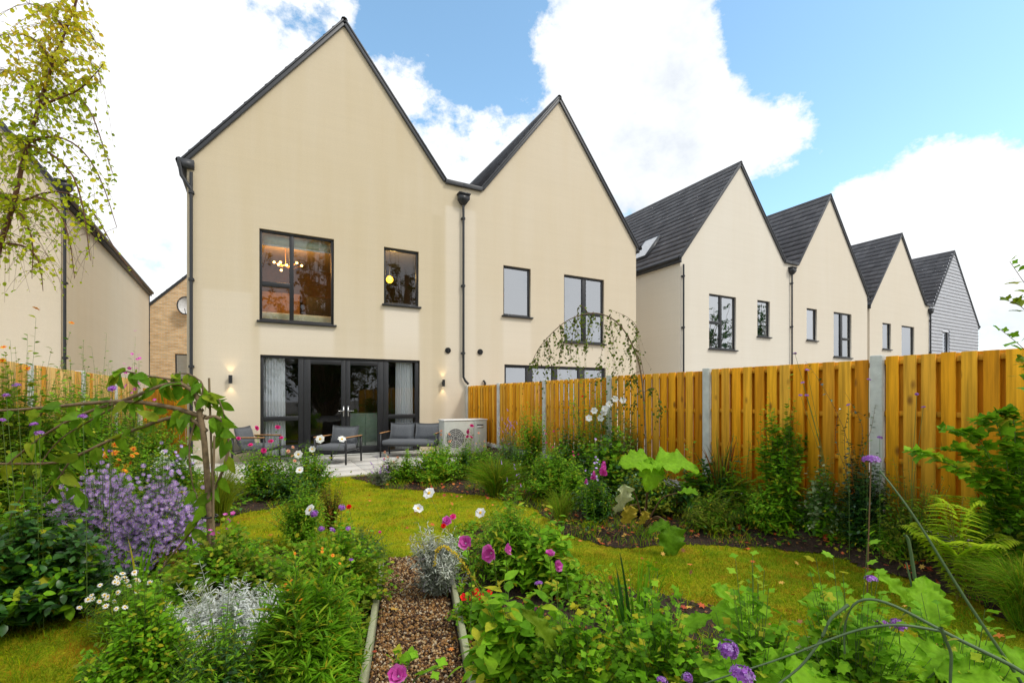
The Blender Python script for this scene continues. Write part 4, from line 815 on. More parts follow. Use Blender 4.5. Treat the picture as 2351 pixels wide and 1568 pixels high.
def flower_mesh(kind, s):
    key = (kind, s)
    if key in FM: return FM[key]
    mb = MB()
    def petals(n, L, W, mat, cone=.3, z=0, a0=0, rows=3, ruff=0):
        V, Fc = leaf_t(W, rows, .05, -.12 if cone > .6 else .15, .62); a = a0+np.arange(n)*2*np.pi/n+rng.normal(size=n)*.06
        D = np.stack([np.cos(a), np.sin(a), np.full(n, cone)+rng.normal(size=n)*.05], 1); mb.inst((V, Fc), frames(D, L*s, .15+ruff), np.tile([0, 0, z*s], (n, 1)), mat)
    def dome(r_, mat, h_=.5, z=0):
        V = [(0, 0, z*s+r_*h_*s)]+[(r_*s*k*math.cos(t), r_*s*k*math.sin(t), z*s+r_*h_*s*(1-k*k)) for k in (.6, 1) for t in np.arange(10)*2*np.pi/10]
        mb.add(V, [(0, 1+i, 1+(i+1) % 10) for i in range(10)]+[(1+i, 11+i, 11+(i+1) % 10, 1+(i+1) % 10) for i in range(10)], mat)
    if kind == 'cosmos': petals(7, .5, 1.05, 'f_white', .22, ruff=.25); dome(.15, 'f_centre', .6, .02)
    elif kind == 'daisy': petals(11, .5, .3, 'f_white', .05); dome(.2, 'f_centre', .7)
    elif kind == 'aster': petals(12, .5, .22, 'f_purple', .2, rows=2); dome(.1, 'f_yellow', .6)
    elif kind == 'orange': petals(10, .5, .4, 'f_orange', .15); dome(.14, 'f_red', .8)
    elif kind == 'anem': petals(6, .5, .85, 'f_white', .35); dome(.1, 'f_yellow', .8)
    elif kind in ('rose', 'pinkrose', 'peach', 'redrose'):
        mt = {'rose': 'f_pink', 'pinkrose': 'f_magenta', 'peach': 'f_peach', 'redrose': 'f_red'}[kind]
        for k, (n, c_, L) in enumerate(((6, .25, .5), (5, .7, .42), (4, 1.5, .32), (3, 3, .25))): petals(n, L, .95, mt, c_, a0=k*.7, ruff=.3)
    elif kind == 'trumpet':   # open mallow-like cup seen from the side
        petals(5, .62, 1.0, 'f_magenta', .75, rows=4, ruff=.25); petals(5, .5, .8, 'f_magenta', 1.3, a0=.6, rows=4, ruff=.2); dome(.07, 'f_white', 1.5, .05)
        petals(5, .25, .5, 'l_bright', -.2, z=-.02)
    elif kind == 'verbena':
        n = 34; u_ = rng.uniform(.1, 1, n); a = rng.uniform(0, 6.28, n); D = np.stack([np.sqrt(1-u_**2)*np.cos(a), np.sqrt(1-u_**2)*np.sin(a), u_], 1)
        for p_ in D:
            a2 = np.arange(5)*2*np.pi/5+rng.uniform(0, 6); t1 = unit(np.cross(p_, [.3, .5, .8])); t2 = np.cross(p_, t1)
            Dp = np.cos(a2)[:, None]*t1+np.sin(a2)[:, None]*t2+p_*.35; mb.inst(leaf_t(.7, 2, 0, 0, .5), frames(Dp, .16*s, .1, up=p_), np.tile(p_*[.42*s, .42*s, .26*s], (5, 1)), 'f_violet' if rng.random() < .7 else 'f_lilac')
        dome(.36, 'f_violet', .55); mb.inst(leaf_t(.5, 2), frames(np.stack([np.cos(np.arange(8)), np.sin(np.arange(8)), np.full(8, .2)], 1), .3*s, .2), np.tile([0, 0, -.03*s], (8, 1)), 'stem_g')
    elif kind == 'geran': petals(5, .5, .9, 'f_purple', .3); dome(.07, 'f_white', .8)
    elif kind == 'geranpink': petals(5, .5, .95, 'f_magenta', .25); dome(.07, 'f_white', .8)
    elif kind == 'red': petals(5, .5, 1.0, 'f_red', .2, ruff=.2); dome(.06, 'f_yellow', .8)
    elif kind == 'snap':
        for k in range(7): 
            z = .15*k; L = .42-.045*k; petals(4, L, 1.0, 'f_magenta', .9, z=z, a0=k*.9, ruff=.5)
    elif kind == 'spike':
        for k in range(12): petals(6, .16*(1-k/16), .7, 'f_purple' if k % 3 else 'f_violet', .5, z=.11*k, a0=k*.5, rows=2, ruff=.3)
    me_o = mb.build('flower', None, smooth=True); me = me_o.data; bpy.data.objects.remove(me_o); FM[key] = me; return me
def put_flower(par, kind, s, pos, d=(0, 0, 1), name='flower'):
    o = bpy.data.objects.new(name, flower_mesh(kind, s)); COL.objects.link(o); o.parent = par; o.location = pos
    o.rotation_euler = Vector(d).to_track_quat('Z', 'Y').to_euler(); o.rotation_euler.rotate_axis('Z', rng.uniform(0, 6.28)); return o
def arcs(n, h, r, base_r=.12, steps=8, upr=1.6, jit=.03, dome=1.0, droop=0, lean=(0, 0)):
    """stems from a common base out to points spread over a dome"""
    a = rng.uniform(0, 2*np.pi, n); q = np.sqrt(rng.uniform(0, 1, n)); ht = h*(1-(1-np.sqrt(np.maximum(0, 1-(q*.96)**2)))*dome)*rng.uniform(.72, 1.04, n); ph = rng.uniform(0, 6.28, 2); ht = ht*(1+.16*np.sin(2*a+ph[0])+.12*np.sin(5*a+ph[1]))*np.where(rng.random(n) < .07, 1.22, 1)
    t = np.linspace(0, 1, steps)[None, :, None]; dirr = np.stack([np.cos(a), np.sin(a)], 1)[:, None]
    rad = r*(q*(1+.2*np.sin(3*a+ph[1])))[:, None, None]*(base_r+(1-base_r)*t**upr); xy = dirr*rad+np.array(lean)[None, None]*t**1.5
    z = ht[:, None, None]*(t if not droop else (t*(1+droop)-droop*t**2.2*1.0))
    P = np.concatenate([xy, z], 2); P[:, 1:] += np.cumsum(rng.normal(size=(n, steps-1, 3))*jit*h/steps*2, axis=1)*.6; P[..., 2] = np.maximum(P[..., 2], .004); return P
def along(P, lo, hi, per):
    n, m, _ = P.shape; t = np.linspace(lo, hi, per)[None]+rng.uniform(-.5, .5, (n, per))*(hi-lo)/per; t = np.clip(t, 0, .999)*(m-1); i = t.astype(int); f_ = (t-i)[..., None]
    A = np.take_along_axis(P, i[..., None], 1); B = np.take_along_axis(P, i[..., None]+1, 1); return (A*(1-f_)+B*f_).reshape(-1, 3), unit((B-A).reshape(-1, 3)), (t/(m-1)).reshape(-1)
def leaf_on(mb, P, lo, hi, per, tmpl, L, mat, out=.9, upw=.35, w=1, roll=.6, taper=.35, up=(0, 0, 1)):
    pos, tan, tt = along(P, lo, hi, per); k = len(pos); a = rng.uniform(0, 2*np.pi, k); r_ = np.stack([np.cos(a), np.sin(a), rng.normal(size=k)*.15], 1)
    r_ -= tan*np.sum(r_*tan, 1, keepdims=True); D = tan*(1-out)+unit(r_)*out+np.array([0, 0, upw]); sz = L*rng.uniform(.65, 1.15, k)*(1-taper*(tt > .85))
    mb.inst(LT[tmpl], frames(D, sz, roll, w, up), pos, mat)
def plant(name, label, cat, xyz, h, r, n=40, leaf='ov', L=.05, per=14, mats=('l_mid',), lo=.25, hi=1, out=.85, upw=.3, w=1, stem='stem_g', sr=.0025, flowers=None, group=None, dome=1.0, upr=1.6, base_r=.12, roll=.6, lean=(0, 0), droop=0, jit=.03, low=True, topfill=0):
    rt = root(name, label, cat, (xyz[0], xyz[1], .02), 0, group); P = arcs(n, h, r, base_r, 8, upr, jit, dome, droop, lean)
    mb = MB(); mb.tubes(P, np.linspace(sr, sr*.4, 8)[None], stem, 3); mb.build('stems', rt)
    mb = MB(); wts = mats if isinstance(mats, (tuple, list)) else (mats,)
    for i, mt in enumerate(wts): leaf_on(mb, P[i::len(wts)], lo, hi, per, leaf, L, mt, out, upw, w, roll)
    if low: leaf_on(mb, arcs(max(6, n//3), h*.45, r*1.02, .2, 8, 1.1, .03, .6), .3, 1, max(4, per//2), leaf, L*1.05, wts[-1], out, upw, w, roll)
    mb.build('foliage', rt)
    if flowers:
        kind, fs, cnt = flowers[:3]; hi_ = flowers[3] if len(flowers) > 3 else 1.04; tilt = flowers[4] if len(flowers) > 4 else .5
        order = np.argsort(-P[:, -1, 2]-rng.random(len(P))*h*.7)[:cnt]
        for i in order:
            e = P[i, -1]; t_ = e*[1.02, 1.02, hi_]; vd = np.array([-xyz[0], -xyz[1], 1.2]); vd = vd/np.linalg.norm(vd[:2]); dd = np.array([rng.normal()*.4, rng.normal()*.4, .8])*(1-tilt)+tilt*vd+rng.normal(size=3)*.25; put_flower(rt, kind, fs*rng.uniform(.8, 1.15), t_, dd)
    return rt, P
def span(xl, xr, yt, yb, z0=0):
    """where a clump stands and how big it is, from where it is seen"""
    d = F*(CH-z0)/(yb-HY); q_ = ((xl+xr)/2-CX)/F*CS+SN; d = min(d, 4.6/q_) if q_ > 0 else min(d, -2.0/q_); c = PT((xl+xr)/2, yb, d); return (c[0], c[1]), CH-(yt-HY)/F*d, (xr-xl)/2/F*d
def clump(name, label, cat, xl, xr, yt, yb, **kw):
    c, h, r = span(xl, xr, yt, yb); h *= 1.08; r *= 1.2; kw['n'] = int(kw.get('n', 40)*1.45); kw['L'] = kw.get('L', .05)*1.08; k = kw.pop('back', 0); v = np.array(c)/np.linalg.norm(c); return plant(name, label, cat, (c[0]+v[0]*k, c[1]+v[1]*k), max(.06, h), max(.05, r), **kw)
def grass(name, label, xl, xr, yt, yb, n=400, mats=('l_olive',), w_=.004, droop=.55, cat='grass', group=None, spread=1.0, seg=7):
    c, h, r = span(xl, xr, yt, yb); rt = root(name, label, cat, (c[0], c[1], .02), 0, group); mb = MB()
    for mt in mats:
        k = n//len(mats); a = rng.uniform(0, 2*np.pi, k); rr = r*rng.uniform(.25, 1.05, k)*spread; hh = h*rng.uniform(.55, 1.15, k)*(1-.25*(rr/r)); t = np.linspace(0, 1, seg)[None]
        dx = np.stack([np.cos(a), np.sin(a)], 1)[:, None]; base = dx*rng.uniform(0, .22*r, k)[:, None, None]
        P = np.concatenate([base+dx*(rr[:, None]*t**1.7)[..., None], (hh[:, None]*((1+droop)*t-droop*t**2.6)*1.0)[..., None]], 2); P[..., 2] = np.maximum(P[..., 2], .003); P[:, 1:, :2] += rng.normal(size=(k, 1, 2))*.02
        Wd = w_*(1-t**2.5*.92); mb.ribbons(P, Wd, mt)
    mb.build('blades', rt); return rt
# ---- right border, from the patio towards the viewer
clump('shrub', 'low dark green shrub left of the pink roses beside the heat pump', 'shrub', 925, 1075, 1032, 1108, n=150, L=.055, per=16, mats=('l_mid', 'l_bright'), upw=.5)
clump('shrub', 'dark green mound between the seat group and the first pink rose', 'shrub', 1025, 1105, 1030, 1100, n=90, L=.05, mats=('l_mid', 'l_dark'))
clump('shrub', 'low fresh green plant beside the cream leaved one at the patio corner', 'shrub', 900, 965, 1046, 1110, n=80, L=.045, mats=('l_bright', 'l_mid'))
clump('heuchera', 'small cream and pink leaved plant at the corner of the patio', 'plant', 872, 918, 1058, 1106, n=50, L=.05, leaf='rnd', mats=('l_vari', 'l_pale'), flowers=('peach', .05, 6))
clump('lavender', 'small purple lavender at the edge of the patio paving', 'lavender', 850, 892, 1072, 1118, n=40, leaf='lin', L=.05, mats=('l_grey',), flowers=('spike', .07, 14, 1.0))
clump('rose_bush', 'pink rose bush in front of the heat pump', 'rose', 1040, 1118, 1008, 1092, n=45, L=.05, mats=('l_mid', 'l_olive'), flowers=('rose', .085, 5))
clump('peach_rose_bush', 'small peach flowered rose just right of the sofa', 'rose', 990, 1045, 1010, 1086, n=30, L=.05, mats=('l_mid',), flowers=('peach', .06, 5))
clump('bluebeard', 'grey leaved shrub with mauve haze beside the heat pump, against the fence', 'shrub', 1130, 1215, 985, 1092, n=150, leaf='nar', L=.05, mats=('l_grey', 'l_grey', 'l_mid'), flowers=('spike', .06, 30, 1.0))
grass('sedge', 'olive green arching sedge between lawn and border shrubs', 1062, 1215, 1056, 1140, n=1500, mats=('l_olive', 'l_mid'), w_=.006)
clump('tall_shrub', 'upright bright green shrub in front of the second concrete post', 'shrub', 1185, 1258, 950, 1105, n=60, L=.06, per=22, mats=('l_bright', 'l_mid'), dome=.5, flowers=('orange', .045, 6, .7))
clump('shrub', 'rounded mid green shrub behind the sedge', 'shrub', 1130, 1230, 1020, 1110, n=120, L=.05, mats=('l_mid', 'l_dark'))
clump('shrub', 'leafy green shrub right of the sedge with tiny pink flowers', 'shrub', 1195, 1345, 1040, 1150, n=220, L=.05, per=18, mats=('l_mid', 'l_bright', 'l_mid'), flowers=('rose', .035, 4))
clump('shrub', 'dark green bush in front of the third fence panel', 'shrub', 1255, 1370, 985, 1120, n=170, L=.06, per=18, mats=('l_mid', 'l_dark'), flowers=('red', .04, 2))
clump('climber', 'thin yellow green climber on the third fence panel', 'climber', 1300, 1420, 868, 1075, n=30, L=.05, per=30, mats=('l_yel', 'l_bright'), dome=.25, base_r=.25)
grass('wispy_grass', 'fine wispy green grass at the edge of the small lawn', 1240, 1335, 1120, 1202, n=420, mats=('l_olive', 'l_bright'), w_=.003)
rt, P = clump('anemone', 'white flowered anemone in front of the third fence panel', 'anemone', 1335, 1465, 985, 1150, n=90, leaf='lob', L=.085, per=14, mats=('l_mid', 'l_bright', 'l_dark'))
for px, py in ((1389, 938), (1399, 928), (1412, 916), (1379, 960), (1352, 960), (1364, 943), (1430, 919), (1386, 947)):
    d_ = 6.2; p = PT(px, py, d_); q = p-np.array(rt.location); mb = MB(); mb.tubes([np.array([(q[0]*.2, q[1]*.2, .3), (q[0]*.7, q[1]*.7, q[2]*.75), q])], .003, 'stem_g', 3); mb.build('stems', rt); put_flower(rt, 'anem', .10, q, (-.6, -.8, .3))
clump('snapdragon_plant', 'bushy plant with large pink snapdragon flowers left of the butterbur', 'snapdragon', 1318, 1412, 1085, 1200, n=110, leaf='nar', L=.06, per=16, mats=('l_mid', 'l_dark'), flowers=('geran', .032, 14))
o = bpy.data.objects[-1]
for px, py, s_ in ((1383, 1083, .16), (1362, 1092, .1), (1345, 1102, .06)):
    d_ = 5.0; p = PT(px, py, d_); rt_ = root('pink_snapdragon', {1383: 'largest pink snapdragon spike beside the butterbur leaf', 1362: 'reddish pink snapdragon spike left of the largest one', 1345: 'smallest pink snapdragon spike left of the butterbur'}[px], 'snapdragon', (p[0], p[1], .02), 0, 'pink snapdragons in the right border')
    mb = MB(); mb.tubes([np.array([(.03, .02, 0), (.01, 0, p[2]*.5), (0, 0, p[2])])], .003, 'stem_g', 4); mb.build('stems', rt_); mb = MB(); leaf_on(mb, np.array([[(.03, .02, 0), (.01, 0, p[2]*.4), (0, 0, p[2]*.9)]]), .2, 1, 26, 'nar', .05, 'l_mid'); mb.build('foliage', rt_); put_flower(rt_, 'snap', s_, (0, 0, p[2]-.06), (-.1, -.3, 1))
# butterbur: few huge leaves on stout stalks
def big_leaf(par, p_att, d, L, tm='big', mat='l_lime', w=1.0, up=(0, 0, 1), nm='leaf', roll=.0):
    mb = MB(); mb.inst(LT[tm], frames(np.array([d], float), np.array([L]), roll, w, up), np.array([p_att], float), mat); return mb.build(nm, par, smooth=True)
def stalk(par, pts, r_, mat='stem_g', nm='stem'):
    P = np.array(pts, float); t = np.linspace(0, 1, 12); i = np.linspace(0, len(P)-1, 12); Q = np.stack([np.interp(i, np.arange(len(P)), P[:, k]) for k in range(3)], 1)
    for _ in range(2): Q[1:-1] = (Q[:-2]+Q[1:-1]*2+Q[2:])/4
    mb = MB(); mb.tubes([Q], np.linspace(r_, r_*.7, 12)[None], mat, 6); return mb.build(nm, par)
bb_ = G(1480, 1215); bb = root('butterbur', 'large leaved light green plant standing before the fourth fence panel', 'large leaved plant', (bb_[0], bb_[1], .02))
RV = np.array([CS, -SN, 0]); FV = np.array([SN, CS, 0])
def view(a, b_, c_): return RV*a+FV*b_+np.array([0, 0, c_])
def rel(par, px, py, d): return PT(px, py, d)-np.array(par.location)
d0 = F*CH/(1215-HY)
for (ax, ay, ad), (da, db, dc), L, tm, mt, w in [((1500, 1062, 4.5), (-1, -.3, .18), .34, 'big', 'l_lime', 1.1), ((1500, 1062, 4.5), (.8, -.5, .30), .36, 'big2', 'l_lime', 1.0), ((1496, 1055, 4.5), (-.15, -.65, -.75), .27, 'big2', 'l_lime', 1.0),
        ((1432, 1112, 4.4), (.05, -.2, -1), .27, 'pale', 'l_pale', .8), ((1446, 1160, 4.3), (-.1, -.2, -1), .18, 'pale', 'l_yold', 1.1), ((1560, 1130, 4.6), (.3, -.5, .2), .2, 'big', 'l_bright', 1.0), ((1538, 1205, 4.2), (.0, -.6, -.8), .26, 'big2', 'l_mid', 1.0), ((1536, 1200, 4.2), (-1, -.3, -.2), .22, 'big', 'l_mid', .6), ((1480, 1172, 4.2), (0, -.2, -1), .13, 'pale', 'l_yold', 1.0)]:
    p = rel(bb, ax, ay, ad); big_leaf(bb, p, view(da, db, dc), L, tm, mt, w, up=(-.3*SN, -.6, 1)); stalk(bb, [(0, 0, 0), (p[0]*.5, p[1]*.5, p[2]*.7+.05), p], .009, 'stem_b')
grass('flax_lily', 'bronze and green spiky leaved clump by the fourth concrete post', 1600, 1712, 1000, 1170, n=90, mats=('l_red', 'l_olive', 'l_dark'), w_=.02, droop=.25, cat='flax lily', spread=.8)
clump('shrub', 'dark green broad leaved plant left of the bronze spiky clump', 'shrub', 1560, 1640, 1075, 1190, n=50, leaf='ov', L=.12, per=9, mats=('l_dark', 'l_mid'))
clump('shrub', 'deep green low shrub under the fourth concrete post', 'shrub', 1625, 1705, 1075, 1185, n=50, leaf='nar', L=.12, per=10, mats=('l_dark', 'l_mid'))
clump('lily_plant', 'strappy leaved green plant right of the bronze spiky clump', 'lily', 1665, 1770, 1095, 1200, n=45, leaf='lin', L=.2, per=10, mats=('l_mid', 'l_olive'), upw=.3)
clump('shrub', 'low spreading green shrub at the edge of the right lawn, left of the variegated bush', 'shrub', 1700, 1830, 1120, 1232, n=150, L=.042, per=18, mats=('l_mid', 'l_bright', 'l_mid'))
clump('daylily', 'arching strap leaves between the low shrub and the variegated bush', 'daylily', 1770, 1850, 1090, 1190, n=30, leaf='lin', L=.22, per=8, mats=('l_mid',), upw=.2)
clump('variegated_shrub', 'glossy variegated rounded shrub left of the last concrete post', 'shrub', 1842, 1935, 1085, 1212, n=110, L=.05, per=18, mats=('l_vari', 'l_vari', 'l_mid'), w=1.1)
clump('ivy', 'dark glossy leaved shrub at the foot of the last concrete post', 'ivy', 1932, 2025, 1060, 1240, n=80, L=.055, per=22, leaf='ov', mats=('l_glossy', 'l_glossy', 'l_dark'), dome=.6)
clump('shrub', 'small olive bush between the variegated shrub and the dark ivy', 'shrub', 1905, 1985, 1165, 1245, n=80, L=.03, per=14, mats=('l_olive', 'l_mid'))
clump('seedling', 'small dark green rosette on the mulch below the last concrete post', 'plant', 1915, 1980, 1212, 1262, n=14, leaf='ov', L=.085, per=5, mats=('l_mid', 'l_dark'))
clump('fine_shrub', 'airy fine leaved plant between the last post and the vine', 'shrub', 2020, 2175, 1110, 1262, n=60, leaf='nar', L=.05, per=18, mats=('l_mid', 'l_olive'), dome=.5)
clump('shrub', 'leafy climber base rising on the fence panel left of the last post', 'shrub', 1752, 1835, 990, 1215, n=90, leaf='rnd', L=.055, per=16, mats=('l_bright', 'l_mid'), dome=.4)
clump('shrub', 'mixed green growth behind the butterbur at the foot of the fence', 'shrub', 1420, 1560, 1075, 1185, n=200, L=.055, per=14, mats=('l_mid', 'l_dark', 'l_olive'))
clump('shrub', 'tall loose shrub behind the anemone with pale tips', 'shrub', 1395, 1480, 985, 1130, n=110, leaf='nar', L=.07, per=16, mats=('l_dark', 'l_olive'), dome=.5)
clump('shrub', 'spreading fine leaved bush at the front of the bed below the bronze clump', 'shrub', 1570, 1690, 1140, 1222, n=120, leaf='nar', L=.05, per=14, mats=('l_mid', 'l_olive'))
clump('shrub', 'feathery green tuft in front of the dark ivy', 'shrub', 2000, 2110, 1175, 1290, n=110, leaf='nar', L=.05, per=16, mats=('l_mid', 'l_bright'))
clump('shrub', 'rosy tipped shrub between the sedge and the pink snapdragons', 'shrub', 1290, 1350, 1060, 1175, n=70, L=.05, mats=('l_bright', 'l_mid'), flowers=('rose', .03, 3))
clump('shrub', 'bright leafy bush left of the first fence post by the heat pump', 'shrub', 1060, 1160, 1030, 1100, n=130, L=.05, mats=('l_mid', 'l_bright'), flowers=('peach', .04, 4))
# climbers with their own shoots on the fence
def shoots(name, label, cat, base_px, tips, d, leaf, L, per, mats, stem='stem_g', sr=.004, flowers=None, ret=False, bend=0, lo=.12, upw=.2, out=.8):
    b0 = PT(base_px[0], HY+F*CH/d, d); rt = root(name, label, cat, (b0[0], b0[1], .02)); Ps = []
    for tp in tips:
        pts = [np.zeros(3)]+[rel(rt, *(q if len(q) == 3 else (*q, d))) for q in tp]; pts = np.array(pts); i = np.linspace(0, len(pts)-1, 10)
        Q = np.stack([np.interp(i, np.arange(len(pts)), pts[:, k]) for k in range(3)], 1)
        Q[1:-1] = (Q[:-2]+Q[1:-1]*2+Q[2:])/4; Ps.append(Q)
    P = np.array(Ps); mb = MB(); mb.tubes(P, np.linspace(sr, sr*.35, 10)[None], stem, 4); mb.build('stems', rt); mb = MB()
    for i, mt in enumerate(mats): leaf_on(mb, P[i::len(mats)] if len(P) >= len(mats) else P, lo, 1, per if len(P) >= len(mats) else per//len(mats), leaf, L, mt, out, upw)
    mb.build('foliage', rt)
    return (rt, P) if ret else rt
shoots('climber', 'climber with pairs of round green leaves on the panel left of the last post', 'climber', (1790, 0), [[(1800, 1040), (1806, 930)], [(1795, 1060), (1770, 960)], [(1830, 1060), (1885, 975)], [(1810, 1080), (1850, 1000), (1895, 940)], [(1760, 1100), (1745, 1030)], [(1790, 1020), (1815, 985)]], 4.75, 'rnd', .088, 46, ('l_mid', 'l_bright'), lo=.25)
shoots('leafy_shoots', 'thin leafy shoots growing up the middle of the fourth fence panel', 'climber', (1710, 0), [[(1700, 1080), (1690, 1000)], [(1715, 1060), (1725, 1010)], [(1680, 1080), (1665, 1030)]], 5.1, 'nar', .085, 24, ('l_mid',))
shoots('jasmine', 'dark wiry jasmine stems with few leaves round the last concrete post', 'jasmine', (1960, 0), [[(1960, 1050), (1930, 960), (1880, 870), (1850, 830)], [(1970, 1060), (1985, 980), (1940, 900)], [(1945, 1080), (1935, 1000), (1950, 930), (1990, 960)], [(1975, 1050), (2000, 990), (2010, 930)], [(1950, 1100), (1915, 1010), (1925, 940)]], 4.15, 'ov', .038, 22, ('l_glossy', 'l_dark'), stem='stem_b', sr=.003, lo=.2)
# vine with lobed leaves at the right edge
vt = [[(2300, 1120), (2250, 1000), (2160, 985)], [(2320, 1100), (2290, 960), (2230, 965)], [(2330, 1060), (2330, 950), (2290, 945)], [(2340, 1080), (2390, 980), (2370, 950)], [(2300, 1150), (2220, 1080), (2120, 1040), (2090, 1035)], [(2310, 1130), (2230, 1040), (2160, 1030)], [(2320, 1150), (2280, 1100), (2190, 1080)],
      [(2340, 1120), (2340, 1040), (2290, 1020)], [(2350, 1150), (2400, 1080), (2420, 1000)], [(2330, 1160), (2310, 1120), (2260, 1130)], [(2345, 1180), (2370, 1120), (2330, 1080)], [(2335, 1190), (2300, 1180), (2290, 1150)]]
shoots('vine', 'dense bright green lobed leaf vine climbing the last fence panel', 'vine', (2345, 0), vt, 3.22, 'lob3', .095, 85, ('l_mid', 'l_bright', 'l_mid'), sr=.004, lo=.22)
clump('shrub', 'leafy base of green growth under the vine at the right edge', 'shrub', 2235, 2400, 1075, 1330, n=150, leaf='lob3', L=.08, per=12, mats=('l_mid', 'l_bright'))
shoots('sapling', 'sapling with broad leaves leaning in at the right edge above the fence', 'sapling', (2460, 0), [[(2440, 1000), (2400, 850), (2340, 790), (2295, 755)], [(2440, 950), (2400, 760), (2345, 700), (2312, 690)], [(2440, 900), (2400, 720), (2345, 640), (2318, 600)], [(2440, 950), (2390, 840), (2330, 830)], [(2430, 1000), (2380, 900), (2340, 860)]], 2.6, 'lob3', .085, 12, ('l_bright', 'l_yel'), stem='stem_b', lo=.45)
# fern
c, h, r = span(2105, 2290, 1200, 1385); fr = root('fern', 'bright yellow green fern below the vine', 'fern', (c[0], c[1], .02)); mb = MB(); mbs = MB()
for k in range(13):
    a = k*2.4; r_ = r*(1.15 if k > 3 else .5); t = np.linspace(0, 1, 22); Q = np.stack([np.cos(a)*r_*t**1.2, np.sin(a)*r_*t**1.2, h*(1.9*t-1.0*t**2.4)*(1.35 if k <= 4 else .9)], 1)
    mbs.tubes([Q], np.linspace(.003, .001, 22)[None], 'stem_y', 3); T = unit(np.gradient(Q, axis=0)); sd2 = unit(np.cross(T, [0, 0, 1])); ln = r*.55*np.sin(np.clip(t*1.02, 0, 1)*np.pi*.93+.18)
    for s in (-1, 1): D = sd2*s+T*.35; mb.inst(LT['nar'], frames(D[1:], ln[1:], .1, .8), Q[1:], 'l_fern')
mbs.build('stems', fr); mb.build('fronds', fr)
grass('fountain_grass', 'big drooping green grass clump at the lower right edge', 2235, 2480, 1290, 1450, n=1900, mats=('l_mid', 'l_olive', 'l_bright'), w_=.004, droop=.9)
# ---- left border
clump('climbing_rose', 'bright green leafy climber on the left fence', 'climber', -60, 150, 905, 1255, n=260, leaf='ov', L=.07, per=22, mats=('l_bright', 'l_yel', 'l_mid'), dome=.5, flowers=('orange', .06, 5))
clump('shrub', 'tall light green shrub by the second post of the left fence', 'shrub', 95, 235, 915, 1195, n=230, leaf='ov', L=.06, per=20, mats=('l_bright', 'l_mid'), dome=.6)
clump('shrub', 'leafy green shoots hiding the third post of the left fence', 'shrub', 165, 285, 895, 1165, n=120, L=.06, per=16, mats=('l_bright', 'l_mid'), dome=.5)
clump('phlox', 'pink flowered phlox in front of the left fence', 'phlox', 262, 345, 885, 1118, n=60, leaf='nar', L=.07, per=14, mats=('l_bright', 'l_mid'), dome=.3, flowers=('geranpink', .055, 26))
clump('shrub', 'leafy green shrub left of the cherry trunk, near the gate', 'shrub', 240, 420, 948, 1095, n=220, L=.06, per=16, mats=('l_mid', 'l_bright'))
clump('shrub', 'yellowish leafy shrub behind the silver plant', 'shrub', 160, 330, 985, 1150, n=190, L=.06, mats=('l_bright', 'l_yel', 'l_mid'), flowers=('orange', .055, 6))
clump('coneflower', 'orange flowered plant behind the purple asters', 'coneflower', 150, 330, 1045, 1190, n=80, leaf='nar', L=.07, mats=('l_mid', 'l_bright'), flowers=('orange', .07, 22))
clump('silver_plant', 'white leaved silver plant behind the blue geranium', 'silver plant', 345, 455, 1042, 1110, n=80, leaf='lob', L=.05, per=10, mats=('l_white', 'l_silver'))
clump('geranium', 'blue violet geranium between the asters and the cherry trunk', 'geranium', 365, 470, 1062, 1140, n=70, leaf='lob', L=.05, mats=('l_mid',), flowers=('geran', .055, 20))
clump('shrub', 'mid green bush left of the cherry trunk at aster height', 'shrub', 290, 430, 1050, 1140, n=110, L=.055, mats=('l_mid', 'l_dark'))
grass('golden_grass', 'golden green fine grass behind the cherry trunk', 440, 565, 1070, 1200, n=900, mats=('l_olive', 'l_yel'), w_=.0045)
clump('rose_bush', 'pink rose bush in front of the left armchair', 'rose', 545, 665, 1030, 1142, n=130, L=.05, per=16, mats=('l_mid', 'l_bright'), flowers=('rose', .075, 7))
clump('shrub', 'small dark green shrub beside the left edge of the small lawn', 'shrub', 600, 735, 1070, 1150, n=130, L=.045, mats=('l_mid', 'l_dark'), flowers=('peach', .05, 4))
rt, P = clump('cosmos', 'white flowered cosmos in front of the patio', 'cosmos', 655, 765, 1035, 1135, n=120, leaf='ov', L=.05, per=16, mats=('l_mid', 'l_bright', 'l_mid'))
for px, py, s_ in ((735, 1008, .13), (785, 1008, .12), (685, 1043, .12), (717, 1031, .10)):
    d_ = 6.6; q = rel(rt, px, py, d_); stalk(rt, [(q[0]*.2, q[1]*.2, .2), (q[0]*.8, q[1]*.8, q[2]*.7), q], .003); put_flower(rt, 'cosmos', s_, q, (-.3+rng.normal()*.2, -.9, .5+rng.normal()*.2))
clump('shrub', 'feathery green plant with white flower at the left side of the small lawn', 'shrub', 640, 745, 1125, 1260, n=150, leaf='nar', L=.05, per=18, mats=('l_mid', 'l_bright'), dome=.7, flowers=('cosmos', .075, 1))
clump('spirea', 'rusty leaved small shrub at the left edge of the small lawn', 'shrub', 730, 790, 1125, 1225, n=60, L=.03, per=18, mats=('l_red', 'l_olive'), dome=.6)
